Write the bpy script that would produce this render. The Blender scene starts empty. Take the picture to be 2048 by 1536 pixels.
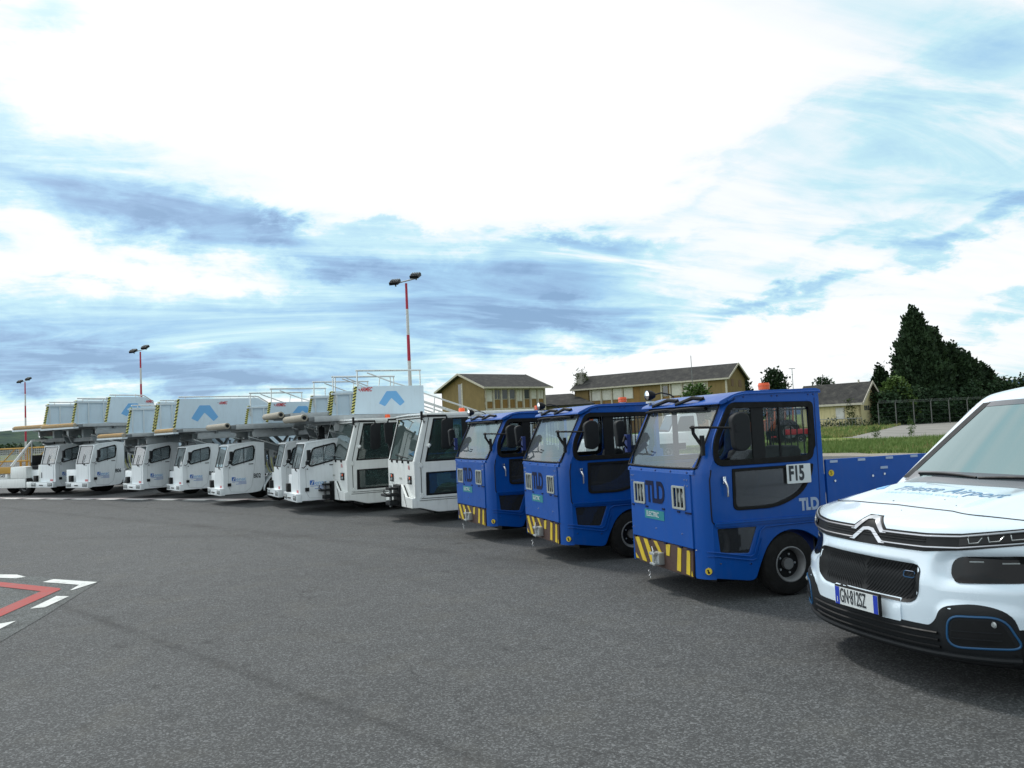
import bpy, bmesh, math, random
import numpy as np
from mathutils import Vector, Matrix
from mathutils.geometry import delaunay_2d_cdt
R = math.radians
S = bpy.context.scene
COL = S.collection
random.seed(7)
rng = np.random.default_rng(7)

# ------------------------------------------------------------------ camera
FPX, CXP, CYP, HC = 1590.0, 1024.0, 768.0, 1.65
HORY, ROLL = 855.0, 0.0465
_p = math.atan((HORY - CYP) * math.cos(ROLL) / FPX)
_f = np.array([0, math.cos(_p), math.sin(_p)]); _r0 = np.array([1., 0, 0]); _u0 = np.cross(_r0, _f)
_r = math.cos(ROLL) * _r0 - math.sin(ROLL) * _u0
_u = math.sin(ROLL) * _r0 + math.cos(ROLL) * _u0
cam = bpy.data.objects.new("camera", bpy.data.cameras.new("camera"))
COL.objects.link(cam)
cam.matrix_world = Matrix(((_r[0], _u[0], -_f[0], 0), (_r[1], _u[1], -_f[1], 0), (_r[2], _u[2], -_f[2], HC), (0, 0, 0, 1)))
cam.data.sensor_width = 36.0
cam.data.lens = FPX / 2048 * 36
cam.data.clip_end = 30000
cam.data.clip_start = 0.05
S.camera = cam

def ray(x, y): return _f + _r * (x - CXP) / FPX - _u * (y - CYP) / FPX
def at(x, y, z=0.0):
    d = ray(x, y); t = (z - HC) / d[2]; return np.array([0, 0, HC]) + d * t
def atY(x, y, Y):
    d = ray(x, y); t = Y / d[1]; return np.array([0, 0, HC]) + d * t

# ------------------------------------------------------------------ exposure
S.view_settings.view_transform = 'Standard'
S.view_settings.look = 'None'
S.view_settings.gamma = 1
S.view_settings.use_curve_mapping = False
S.view_settings.exposure = 0.0
S.render.engine = 'CYCLES'
S.cycles.max_bounces = 8
S.cycles.transparent_max_bounces = 16
S.cycles.caustics_reflective = False
S.cycles.caustics_refractive = False
S.cycles.use_denoising = True

# ------------------------------------------------------------------ world: sky with cloud layer
class NT:
    """small helper for node trees"""
    def __init__(s, tree): s.t = tree; s.n = tree.nodes; s.l = tree.links
    def node(s, typ, **kw):
        n = s.n.new(typ)
        for k, v in kw.items():
            if k in ('inp',):
                for a, b in v.items(): s.put(n.inputs[a], b)
            else: setattr(n, k, v)
        return n
    def put(s, sock, v):
        if isinstance(v, bpy.types.NodeSocket): s.l.new(v, sock)
        else: sock.default_value = v
    def m(s, op, a, b=None, c=None, clamp=False):
        n = s.n.new('ShaderNodeMath'); n.operation = op; n.use_clamp = clamp
        s.put(n.inputs[0], a)
        if b is not None: s.put(n.inputs[1], b)
        if c is not None: s.put(n.inputs[2], c)
        return n.outputs[0]
    def mix(s, f, a, b, typ='MIX'):
        n = s.n.new('ShaderNodeMix'); n.data_type = 'RGBA'; n.blend_type = typ
        s.put(n.inputs[0], f); s.put(n.inputs[6], a); s.put(n.inputs[7], b)
        return n.outputs[2]
    def noise(s, vec, scale, detail=4, rough=.5, dist=0., w=None):
        n = s.n.new('ShaderNodeTexNoise'); s.put(n.inputs['Vector'], vec)
        n.inputs['Scale'].default_value = scale; n.inputs['Detail'].default_value = detail
        n.inputs['Roughness'].default_value = rough; n.inputs['Distortion'].default_value = dist
        return n.outputs['Fac']
    def ramp(s, fac, stops, interp='LINEAR'):
        n = s.n.new('ShaderNodeValToRGB'); s.put(n.inputs[0], fac); e = n.color_ramp.elements
        n.color_ramp.interpolation = interp
        while len(e) < len(stops): e.new(0.5)
        for el, (p, c) in zip(e, stops):
            el.position = p; el.color = (*c, 1) if len(c) == 3 else c
        return n.outputs[0]
    def rng(s, v, a, b, c=0., d=1.):
        n = s.n.new('ShaderNodeMapRange'); s.put(n.inputs[0], v)
        for i, q in enumerate((a, b, c, d)): n.inputs[i + 1].default_value = q
        return n.outputs[0]
    def xyz(s, x, y, z):
        n = s.n.new('ShaderNodeCombineXYZ'); s.put(n.inputs[0], x); s.put(n.inputs[1], y); s.put(n.inputs[2], z); return n.outputs[0]

SUN_EL, SUN_AZ = R(54), R(-40)       # azimuth from +Y, negative to the left
world = bpy.data.worlds.new("World"); S.world = world; world.use_nodes = True
w = NT(world.node_tree); w.n.clear()
tc = w.node('ShaderNodeTexCoord').outputs['Generated']
sep = w.node('ShaderNodeSeparateXYZ', inp={0: tc})
X, Y, Z = sep.outputs
az = w.m('ARCTAN2', X, Y)
el = w.m('ARCSINE', Z)
den = w.m('ADD', w.m('MAXIMUM', Z, 0.0), 0.16)
px = w.m('DIVIDE', X, den); py = w.m('DIVIDE', Y, den)
# streaky cloud deck seen in perspective: u across the streaks, v along them
u_ = w.m('ADD', w.m('MULTIPLY', px, 0.50), w.m('MULTIPLY', py, 0.16))
v_ = w.m('ADD', w.m('MULTIPLY', px, -0.42), w.m('MULTIPLY', py, 1.25))
pv = w.xyz(u_, v_, 0.0)
n1 = w.noise(pv, 0.62, 9, 0.58, 0.55)
n2 = w.noise(w.xyz(w.m('MULTIPLY', u_, 1.0), w.m('MULTIPLY', v_, 1.25), 7.3), 2.1, 8, 0.60, 0.8)
n3 = w.noise(w.xyz(w.m('MULTIPLY', az, 1.0), w.m('MULTIPLY', el, 3.4), 3.1), 3.6, 8, 0.6, 0.35)
n4 = w.noise(w.xyz(w.m('MULTIPLY', az, 1.0), w.m('MULTIPLY', el, 2.2), 9.1), 9.0, 6, 0.65, 0.2)
waz = w.m('ADD', az, w.m('MULTIPLY', w.m('SUBTRACT', n3, 0.5), 0.30))
wel = w.m('ADD', el, w.m('MULTIPLY', w.m('SUBTRACT', n4, 0.5), 0.13))
def blob(pxx, pyy, rx, ry, ang=0.):
    d = ray(pxx, pyy); d = d / np.linalg.norm(d)
    a0 = math.atan2(d[0], d[1]); e0 = math.asin(d[2])
    ang = ang - ROLL
    da = w.m('SUBTRACT', waz, a0); de = w.m('SUBTRACT', wel, e0)
    c, s_ = math.cos(ang), math.sin(ang); sx, sy = rx / FPX, ry / FPX
    p = w.m('MULTIPLY_ADD', da, c / sx, w.m('MULTIPLY', de, s_ / sx))
    q = w.m('MULTIPLY_ADD', da, -s_ / sy, w.m('MULTIPLY', de, c / sy))
    r2 = w.m('MULTIPLY_ADD', p, p, w.m('MULTIPLY', q, q))
    return w.m('EXPONENT', w.m('MULTIPLY', r2, -1.0))
tot = None
BLOBS = [(210, 412, 290, 46, -.10, .82), (560, 455, 90, 26, -.2, .70), (330, 320, 260, 40, -.1, .20), (960, 575, 310, 76, -.10, .62), (1100, 655, 240, 44, .05, .70),
         (720, 540, 130, 22, -.2, .35), (60, 700, 540, 56, .0, .62), (330, 745, 500, 32, .0, .50), (860, 755, 240, 26, 0, .35), (1540, 615, 100, 18, .22, .70),
         (1990, 440, 130, 26, .25, .60), (1900, 190, 280, 80, .35, .30), (1720, 478, 170, 18, .3, .22), (60, 320, 200, 60, -.2, .30), (1720, 545, 150, 16, .22, .35),
         (1640, 695, 120, 14, .1, .32), (1980, 620, 140, 20, .2, .34), (90, 20, 110, 45, .2, .34), (1420, 350, 260, 34, .45, .18), (820, 465, 110, 14, 0, .24),
         (560, 630, 500, 46, 0, .34), (1230, 520, 170, 34, .1, .36), (1100, 500, 110, 22, 0, .30), (2010, 300, 120, 60, .3, .30),
         (1300, 760, 420, 34, .05, -.60), (760, 180, 620, 190, 0, -.50), (1500, 700, 330, 44, .1, -.32), (300, 550, 330, 40, 0, -.25), (1250, 250, 330, 200, .3, -.18)]
for b in BLOBS:
    q = w.m('MULTIPLY', blob(*b[:5]), b[5])
    tot = q if tot is None else w.m('ADD', tot, q)
grain = w.m('ADD', w.m('MULTIPLY', w.m('SUBTRACT', n1, 0.5), 1.35), w.m('MULTIPLY', w.m('SUBTRACT', n2, 0.5), 0.95))
t = w.m('MULTIPLY_ADD', w.m('MULTIPLY', tot, 0.86), w.rng(n2, .32, .68, .45, 1.38), w.m('MULTIPLY_ADD', grain, 0.72, 0.15))
ccol = w.ramp(t, [(0.0, (1.12, 1.14, 1.16)), (0.14, (1.02, 1.06, 1.08)), (0.32, (.62, .91, 1.0)), (0.58, (.40, .67, .92)), (0.85, (.31, .50, .76)), (1.0, (.25, .42, .66))])
sky = w.node('ShaderNodeTexSky', sky_type='NISHITA')
sky.sun_disc = False; sky.sun_elevation = SUN_EL; sky.sun_rotation = SUN_AZ
skyc = w.mix(1.0, sky.outputs[0], (0.10, 0.10, 0.10, 1), 'MULTIPLY')
# brighter cloud towards the veiled sun
sd = np.array([math.sin(SUN_AZ) * math.cos(SUN_EL), math.cos(SUN_AZ) * math.cos(SUN_EL), math.sin(SUN_EL)])
dp = w.node('ShaderNodeVectorMath', operation='DOT_PRODUCT', inp={0: tc, 1: tuple(sd)}).outputs['Value']
glow = w.m('MULTIPLY', w.m('POWER', w.m('MAXIMUM', dp, 0.0), 10.0), 0.55)
c1 = w.mix(0.12, ccol, skyc)
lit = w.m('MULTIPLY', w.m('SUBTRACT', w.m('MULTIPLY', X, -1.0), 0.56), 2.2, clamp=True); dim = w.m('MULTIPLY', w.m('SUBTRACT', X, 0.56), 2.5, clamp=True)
side_ = w.m('ADD', w.m('MULTIPLY_ADD', lit, 1.3, 1.0), w.m('MULTIPLY', dim, -0.40))   # unseen sky: brightness added at left to light vehicle fronts, lowered at right
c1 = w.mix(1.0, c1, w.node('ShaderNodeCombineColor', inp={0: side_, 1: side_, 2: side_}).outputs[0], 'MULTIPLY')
c2 = w.mix(glow, c1, (1.5, 1.5, 1.5, 1))
below = w.m('LESS_THAN', Z, -0.01)
c3 = w.mix(below, c2, (.20, .22, .20, 1))
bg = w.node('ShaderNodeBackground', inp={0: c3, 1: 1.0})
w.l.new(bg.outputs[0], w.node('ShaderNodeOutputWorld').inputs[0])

# ------------------------------------------------------------------ sun (veiled by cloud)
sl = bpy.data.lights.new("sun", 'SUN'); sl.energy = 2.1; sl.angle = R(8); sl.color = (1.0, .96, .90)
sun = bpy.data.objects.new("sun", sl); COL.objects.link(sun)
sun.rotation_euler = Vector(tuple(sd)).to_track_quat('Z', 'Y').to_euler()

# ------------------------------------------------------------------ materials
MATS = {}
def pbr(name, col, rough=.5, metal=0., coat=0., var=0., vscale=3., bump=0., bscale=40., emis=None, dirt=0., spec=.5, coatr=.05):
    m = bpy.data.materials.new(name); m.use_nodes = True; t = NT(m.node_tree)
    b = t.n['Principled BSDF']
    b.inputs['Base Color'].default_value = (*col, 1); b.inputs['Roughness'].default_value = rough
    b.inputs['Metallic'].default_value = metal; b.inputs['Coat Weight'].default_value = coat
    b.inputs['Coat Roughness'].default_value = coatr
    b.inputs['Specular IOR Level'].default_value = spec
    tcn = t.node('ShaderNodeTexCoord').outputs['Object']
    c = (*col, 1)
    if var > 0:
        f = t.noise(tcn, vscale, 6, .6)
        c = t.mix(t.rng(f, .3, .7), tuple(x * (1 - var) for x in col) + (1,), tuple(min(1, x * (1 + var)) for x in col) + (1,))
        t.l.new(c, b.inputs['Base Color'])
        rr_ = t.rng(t.noise(tcn, vscale * 2.3, 5, .6), .3, .7, max(0, rough - .08), min(1, rough + .12))
        t.l.new(rr_, b.inputs['Roughness'])
    if dirt > 0:      # grime gathers in streaks near the bottom of the thing itself
        sp = t.node('ShaderNodeSeparateXYZ', inp={0: tcn})
        st = t.noise(t.xyz(t.m('MULTIPLY', sp.outputs[0], 9.), t.m('MULTIPLY', sp.outputs[1], 9.), t.m('MULTIPLY', sp.outputs[2], 1.6)), 1.5, 7, .65)
        f = t.m('MULTIPLY', t.rng(st, .48, .75), dirt)
        c = t.mix(f, c, (.16, .15, .13, 1))
        t.l.new(c, b.inputs['Base Color'])
    if bump > 0:
        bn = t.node('ShaderNodeBump', inp={'Strength': bump, 'Distance': .01, 'Height': t.noise(tcn, bscale, 4, .6)})
        t.l.new(bn.outputs[0], b.inputs['Normal'])
    if emis: b.inputs['Emission Color'].default_value = (*emis, 1); b.inputs['Emission Strength'].default_value = 1
    MATS[name] = m
    return m
def glassmat(name, tint, refl=.12, haze=(0, 0, 0), hz=0., rough=.02, ior=1.5):
    m = bpy.data.materials.new(name); m.use_nodes = True; t = NT(m.node_tree); t.n.clear()
    tr = t.node('ShaderNodeBsdfTransparent', inp={0: (*tint, 1)})
    gl = t.node('ShaderNodeBsdfGlossy', inp={0: (1, 1, 1, 1), 'Roughness': rough})
    fr = t.node('ShaderNodeFresnel', inp={0: ior})
    f = t.m('ADD', fr.outputs[0], refl, clamp=True)
    mx = t.node('ShaderNodeMixShader', inp={0: f, 1: tr.outputs[0], 2: gl.outputs[0]})
    out = mx.outputs[0]
    if hz > 0:
        df = t.node('ShaderNodeBsdfDiffuse', inp={0: (*haze, 1)})
        out = t.node('ShaderNodeMixShader', inp={0: hz, 1: out, 2: df.outputs[0]}).outputs[0]
    t.l.new(out, t.node('ShaderNodeOutputMaterial').inputs[0])
    MATS[name] = m
    return m
pbr('blue', (.002, .070, .33), .36, coat=.22, var=.06, vscale=2, bump=.02, bscale=200, spec=.22, coatr=.10, dirt=.06)
pbr('blue_dark', (.004, .02, .13), .5)
pbr('cut_out', (.002, .006, .035), .6, spec=.2)
pbr('white', (.80, .85, .87), .34, coat=.35, var=.035, vscale=1.4, dirt=.14, coatr=.12)
pbr('white_w', (.80, .83, .81), .36, coat=.35, var=.04, vscale=1.5, dirt=.18, coatr=.12)
pbr('panel', (.60, .73, .82), .42, var=.05, vscale=.8, dirt=.10)
pbr('panel_in', (.62, .70, .74), .5, var=.05, dirt=.15)
pbr('van_white', (.64, .75, .83), .22, coat=.9, var=.012, coatr=.03)
pbr('galv', (.42, .45, .46), .45, .6, var=.12, vscale=8)
pbr('galv_dark', (.19, .21, .22), .55, .4, var=.15, vscale=6)
pbr('alu', (.62, .64, .63), .30, .85, var=.08, vscale=6)
pbr('chrome', (.80, .80, .80), .10, 1.)
pbr('satin', (.42, .43, .45), .28, 1.)
pbr('emblem', (.50, .51, .53), .22, 1.)
pbr('black', (.006, .007, .008), .5, var=.2, vscale=5, spec=.25)
pbr('black_gloss', (.008, .009, .011), .12, coat=.6)
pbr('plastic', (.010, .012, .014), .6, bump=.15, bscale=300, spec=.25)
pbr('rubber', (.010, .010, .010), .85, spec=.25, var=.35, vscale=12, bump=.2, bscale=60)
pbr('rim', (.17, .175, .18), .5, .3, var=.2, vscale=10, dirt=.3)
pbr('seat', (.012, .013, .016), .7, bump=.3, bscale=150)
pbr('interior', (.05, .055, .06), .6, var=.2)
pbr('cream_roll', (.31, .285, .23), .7, var=.15, vscale=8)
pbr('orange_roll', (.48, .30, .11), .6, var=.2, vscale=20)
pbr('yellow', (.60, .44, .02), .5, var=.1, vscale=9, dirt=.25)
pbr('yellow_pale', (.62, .60, .16), .5, var=.1, vscale=9)
pbr('yellow_cart', (.52, .29, .04), .5, var=.15, dirt=.2)
pbr('brown', (.055, .028, .022), .6, var=.2, vscale=9)
pbr('orange', (.85, .10, .01), .3, coat=.3)
pbr('orange_dim', (.45, .10, .03), .5, var=.2, vscale=2, dirt=.3)
pbr('red', (.50, .02, .03), .5)
pbr('red_faded', (.52, .16, .17), .6)
pbr('mark_blue', (.16, .42, .74), .45)
pbr('mark_blue2', (.03, .14, .48), .45)
pbr('text_blue', (.10, .25, .42), .45)
pbr('text_dark', (.02, .025, .03), .5)
pbr('text_navy', (.03, .07, .14), .5)
pbr('text_cyan', (.40, .66, .72), .45)
pbr('teal', (.01, .19, .22), .5)
pbr('plate_white', (.62, .66, .66), .4)
pbr('plate_blue', (.01, .04, .40), .35, coat=.3)
pbr('letter_grey', (.34, .42, .55), .4, .2)
pbr('grille_grey', (.36, .39, .36), .45, .3)
pbr('lens', (.35, .38, .38), .12, .3, coat=.6)
pbr('lamp_dark', (.004, .005, .006), .16, coat=.0, spec=.30)
def _vg():
    m = bpy.data.materials.new('van_glass'); m.use_nodes = True; t = NT(m.node_tree); t.n.clear()
    df = t.node('ShaderNodeBsdfDiffuse', inp={0: (.045, .085, .085, 1)}); gl = t.node('ShaderNodeBsdfGlossy', inp={0: (.68, .82, .82, 1), 'Roughness': .05})
    f = t.m('ADD', t.node('ShaderNodeFresnel', inp={0: 1.5}).outputs[0], .34, clamp=True)
    t.l.new(t.node('ShaderNodeMixShader', inp={0: f, 1: df.outputs[0], 2: gl.outputs[0]}).outputs[0], t.node('ShaderNodeOutputMaterial').inputs[0]); MATS['van_glass'] = m
_vg()
pbr('van_frit', (.05, .058, .07), .22, coat=.6)
pbr('van_blue', (.008, .07, .17), .35)
pbr('conc', (.12, .125, .12), .9, var=.12, vscale=1.5)
pbr('pole_white', (.62, .62, .60), .5, var=.06)
pbr('pole_red', (.45, .02, .05), .5, var=.1)
glassmat('glass', (.82, .86, .87), .07, (.42, .50, .54), .11, .03)
glassmat('glass_side', (.72, .76, .78), .0, (.3, .34, .36), .0, .02, 1.28)
glassmat('glass_green', (.42, .55, .53), .06, (.25, .36, .35), .10)
glassmat('glass_screen', (.45, .58, .56), .22, (.25, .36, .35), .12)
glassmat('glass_dark', (.45, .47, .5), .02, (.05,.055,.062), .45)
glassmat('glass_cab', (.78, .83, .85), .08, (.45, .54, .57), .24)

# ------------------------------------------------------------------ mesh builder
class B:
    def __init__(s): s.v = []; s.f = []; s.m = []; s.mats = []
    def _mi(s, mat):
        if mat not in s.mats: s.mats.append(mat)
        return s.mats.index(mat)
    def add(s, vs, fs, mat):
        o = len(s.v); k = s._mi(mat)
        s.v += [tuple(float(c) for c in p) for p in vs]
        s.f += [tuple(i + o for i in f) for f in fs]; s.m += [k] * len(fs)
        return s
    def box(s, x0, x1, y0, y1, z0, z1, mat):
        vs = [(x, y, z) for x in (x0, x1) for y in (y0, y1) for z in (z0, z1)]
        fs = [(0, 1, 3, 2), (4, 6, 7, 5), (0, 4, 5, 1), (2, 3, 7, 6), (0, 2, 6, 4), (1, 5, 7, 3)]
        return s.add(vs, fs, mat)
    def prism(s, pts, axis, a, b, mat):
        """closed polygon extruded along axis ('x','y','z') between a and b; pts in remaining axes order"""
        n = len(pts)
        def P(u, v, t): return {'x': (t, u, v), 'y': (u, t, v), 'z': (u, v, t)}[axis]
        vs = [P(u, v, a) for u, v in pts] + [P(u, v, b) for u, v in pts]
        fs = [tuple(range(n)), tuple(range(2 * n - 1, n - 1, -1))] + [(i, i + n, (i + 1) % n + n, (i + 1) % n) for i in range(n)]
        return s.add(vs, fs, mat)
    def tube(s, path, r, mat, n=8, caps=True, close=False):
        P = [Vector(p) for p in path]; k = len(P)
        rs = r if isinstance(r, (list, tuple)) else [r] * k
        vs = []; prev = None
        for i in range(k):
            if close: d = (P[(i + 1) % k] - P[i - 1])
            else: d = (P[min(i + 1, k - 1)] - P[max(i - 1, 0)])
            d.normalize()
            if prev is None:
                a = d.orthogonal().normalized()
            else:
                a = prev - d * prev.dot(d)
                a = a.normalized() if a.length > 1e-6 else d.orthogonal().normalized()
            prev = a; b2 = d.cross(a)
            for j in range(n):
                an = 2 * math.pi * j / n
                vs.append(P[i] + (a * math.cos(an) + b2 * math.sin(an)) * rs[i])
        fs = []
        for i in range(k if close else k - 1):
            i2 = (i + 1) % k
            for j in range(n):
                fs.append((i * n + j, i * n + (j + 1) % n, i2 * n + (j + 1) % n, i2 * n + j))
        if caps and not close:
            fs.append(tuple(range(n - 1, -1, -1))); fs.append(tuple((k - 1) * n + j for j in range(n)))
        return s.add(vs, fs, mat)
    def cyl(s, p0, p1, r, mat, n=16): return s.tube([p0, p1], r, mat, n)
    def lathe(s, prof, c, axis, mat, n=28, caps=True):
        """prof: list (r, t); revolve about axis through c"""
        vs = []
        for r, t_ in prof:
            for j in range(n):
                a = 2 * math.pi * j / n; ca, sa = r * math.cos(a), r * math.sin(a)
                vs.append({'x': (c[0] + t_, c[1] + ca, c[2] + sa), 'y': (c[0] + ca, c[1] + t_, c[2] + sa), 'z': (c[0] + ca, c[1] + sa, c[2] + t_)}[axis])
        fs = []; k = len(prof)
        for i in range(k - 1):
            for j in range(n): fs.append((i * n + j, i * n + (j + 1) % n, (i + 1) * n + (j + 1) % n, (i + 1) * n + j))
        if caps: fs.append(tuple(range(n))); fs.append(tuple((k - 1) * n + j for j in range(n)))
        return s.add(vs, fs, mat)
    def grid(s, pts, mat):
        """pts: 2D list rows x cols of points"""
        r, c = len(pts), len(pts[0]); vs = [p for row in pts for p in row]
        fs = [(i * c + j, i * c + j + 1, (i + 1) * c + j + 1, (i + 1) * c + j) for i in range(r - 1) for j in range(c - 1)]
        return s.add(vs, fs, mat)
    def mesh(s, me, mp, mat):
        """append a bpy mesh with vertex map"""
        return s.add([mp(v.co) for v in me.vertices], [tuple(p.vertices) for p in me.polygons], mat)
    def plate(s, outer, holes, mp, mat, th=.02, bev=0.):
        me = curve_mesh([outer] + list(holes), th, bev); s.mesh(me, mp, mat); bpy.data.meshes.remove(me); return s
    def text(s, body, size, mp, mat, th=.002, align='LEFT', xs=1., shear=0., bold=0., sp=1.):
        me = text_mesh(body, size, th, align, shear, bold, sp)
        s.mesh(me, (lambda c: mp(Vector((c.x * xs, c.y, c.z)))), mat); bpy.data.meshes.remove(me); return s
    def ob(s, name, parent=None, bev=0., smooth=38, seg=2, solid=0., weld=False):
        me = bpy.data.meshes.new(name)
        me.from_pydata(s.v, [], s.f)
        for mt in s.mats: me.materials.append(MATS[mt] if isinstance(mt, str) else mt)
        me.polygons.foreach_set('material_index', s.m)
        bm = bmesh.new(); bm.from_mesh(me)
        if weld: bmesh.ops.remove_doubles(bm, verts=bm.verts, dist=1e-4)
        bmesh.ops.recalc_face_normals(bm, faces=bm.faces)
        if bev > 0:
            es = [e for e in bm.edges if len(e.link_faces) == 2 and e.calc_face_angle(0) > R(25)]
            bmesh.ops.bevel(bm, geom=es, offset=bev, segments=seg, affect='EDGES', profile=.6, clamp_overlap=True)
        bm.to_mesh(me); bm.free()
        me.polygons.foreach_set('use_smooth', [True] * len(me.polygons))
        me.set_sharp_from_angle(angle=R(smooth))
        me.update()
        o = bpy.data.objects.new(name, me); COL.objects.link(o)
        if parent is not None: o.parent = parent
        return o

def curve_mesh(loops, th, bev=0.):
    cu = bpy.data.curves.new('c', 'CURVE'); cu.dimensions = '2D'; cu.fill_mode = 'BOTH'
    cu.extrude = max(th / 2 - bev, 0); cu.bevel_depth = bev; cu.bevel_resolution = 1; cu.offset = -bev
    for lp in loops:
        sp = cu.splines.new('POLY'); sp.points.add(len(lp) - 1); sp.use_cyclic_u = True
        for p, q in zip(sp.points, lp): p.co = (q[0], q[1], 0, 1)
    o = bpy.data.objects.new('c', cu)
    me = bpy.data.meshes.new_from_object(o)
    bpy.data.objects.remove(o); bpy.data.curves.remove(cu)
    return me
def text_mesh(body, size, th, align='LEFT', shear=0., bold=0., sp=1.):
    cu = bpy.data.curves.new('t', 'FONT'); cu.body = body; cu.size = size; cu.extrude = th / 2
    cu.align_x = align; cu.align_y = 'CENTER'; cu.shear = shear; cu.offset = bold; cu.space_character = sp
    o = bpy.data.objects.new('t', cu)
    me = bpy.data.meshes.new_from_object(o)
    bpy.data.objects.remove(o); bpy.data.curves.remove(cu)
    return me
def rr(pts, r, n=5):
    """round the corners of a polygon; r a number or a list"""
    out = []; k = len(pts); rs = r if isinstance(r, (list, tuple)) else [r] * k
    for i in range(k):
        p = Vector(pts[i]); a = Vector(pts[i - 1]) - p; b = Vector(pts[(i + 1) % k]) - p
        q = min(rs[i], a.length * .49, b.length * .49)
        if q <= 1e-5: out.append(tuple(p)); continue
        A = p + a.normalized() * q; Bq = p + b.normalized() * q
        for j in range(n + 1):
            t_ = j / n; out.append(tuple(A * (1 - t_) ** 2 + p * 2 * t_ * (1 - t_) + Bq * t_ ** 2))
    return out
def inset(pts, d):
    """shrink a (roughly convex) polygon towards its inside"""
    k = len(pts); P = [Vector(p) for p in pts]
    ar = sum(P[i - 1].x * P[i].y - P[i].x * P[i - 1].y for i in range(k))
    sg = 1 if ar > 0 else -1; out = []
    for i in range(k):
        a = (P[i] - P[i - 1]); b = (P[(i + 1) % k] - P[i])
        na = Vector((-a.y, a.x)).normalized() * sg; nb = Vector((-b.y, b.x)).normalized() * sg
        m_ = (na + nb); L = m_.length
        if L < 1e-6: out.append(tuple(P[i] + na * d)); continue
        m_ /= L; out.append(tuple(P[i] + m_ * d / max(.4, m_.dot(na))))
    return out
def rect(x0, x1, y0, y1): return [(x0, y0), (x1, y0), (x1, y1), (x0, y1)]
def side(y): return lambda c: (c.x, y - c.z, c.y)                 # 2D (x,z) on a side plane, extrusion outwards (-y)
def front(x): return lambda c: (x - c.z, -c.x, c.y)               # 2D (-y,z) on a front plane: text reads right from the front
def fr(pts): return [(-y, z) for y, z in pts]                     # (y,z) list -> 2D for front()

def empty(name, loc=(0, 0, 0), rz=0., sc=1.):
    o = bpy.data.objects.new(name, None); COL.objects.link(o)
    o.location = loc; o.rotation_euler = (0, 0, rz); o.scale = (sc,) * 3; o.empty_display_size = .3
    return o
def tag(o, label, cat, group=None):
    o['label'] = label; o['category'] = cat
    if group: o['group'] = group
    return o
def struct(o): o['kind'] = 'structure'; return o
def stuff(o, label=None, cat=None):
    o['kind'] = 'stuff'
    if label: o['label'] = label
    if cat: o['category'] = cat
    return o
def copy_tree(o, parent=None):
    c = o.copy(); COL.objects.link(c); c.parent = parent
    for ch in list(o.children): copy_tree(ch, c)
    return c
def wheel(parent, x, y0, r, wd, rimr=.55, name='wheel', out=-1):
    """tyre whose outer face lies at y0; out=-1 faces -y"""
    b = B(); s = -out
    y1 = y0 + s * wd
    prof = [(r * rimr, .0), (r * .80, -.004), (r * .93, .012), (r, .05), (r, wd - .05), (r * .93, wd - .012), (r * rimr, wd)]
    b.lathe([(a, s * t_) for a, t_ in prof], (x, y0, r), 'y', 'rubber', 36, False)
    b.lathe([(r * rimr, s * wd * .9), (.001, s * wd * .9)], (x, y0, r), 'y', 'black', 24, False)
    for k in (.35, .65):
        b.lathe([(r * 1.004, s * (wd * k)), (r * 1.004, s * (wd * k + .008))], (x, y0, r), 'y', 'black', 36)
    wo = b.ob('wheel', parent)
    h = B()
    h.lathe([(r * rimr * 1.03, s * -.004), (r * rimr * .97, s * -.008), (r * rimr * .86, s * .01), (r * rimr * .78, s * .09), (r * rimr * .35, s * .10), (r * rimr * .33, s * .03), (.001, s * .03)], (x, y0, r), 'y', 'rim', 36, False)
    for k in range(5):
        a = k * 2 * math.pi / 5
        cx_, cz_ = x + math.cos(a) * r * rimr * .55, r + math.sin(a) * r * rimr * .55
        h.cyl((cx_, y0 + s * .08, cz_), (cx_, y0 + s * .055, cz_), r * .035, 'galv', 6)
    h.ob('rim', wo)
    return wo
# ================================================================== blue electric tow tractor
def tractor_origin(px_, py_, z, deg, loc):
    """world origin so that local point loc (x,y,z) stands where the ray meets height z"""
    A = at(px_, py_, z); a = R(deg); c, s = math.cos(a), math.sin(a)
    return (A[0] - (loc[0] * c - loc[1] * s), A[1] - (loc[0] * s + loc[1] * c), 0)

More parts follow.
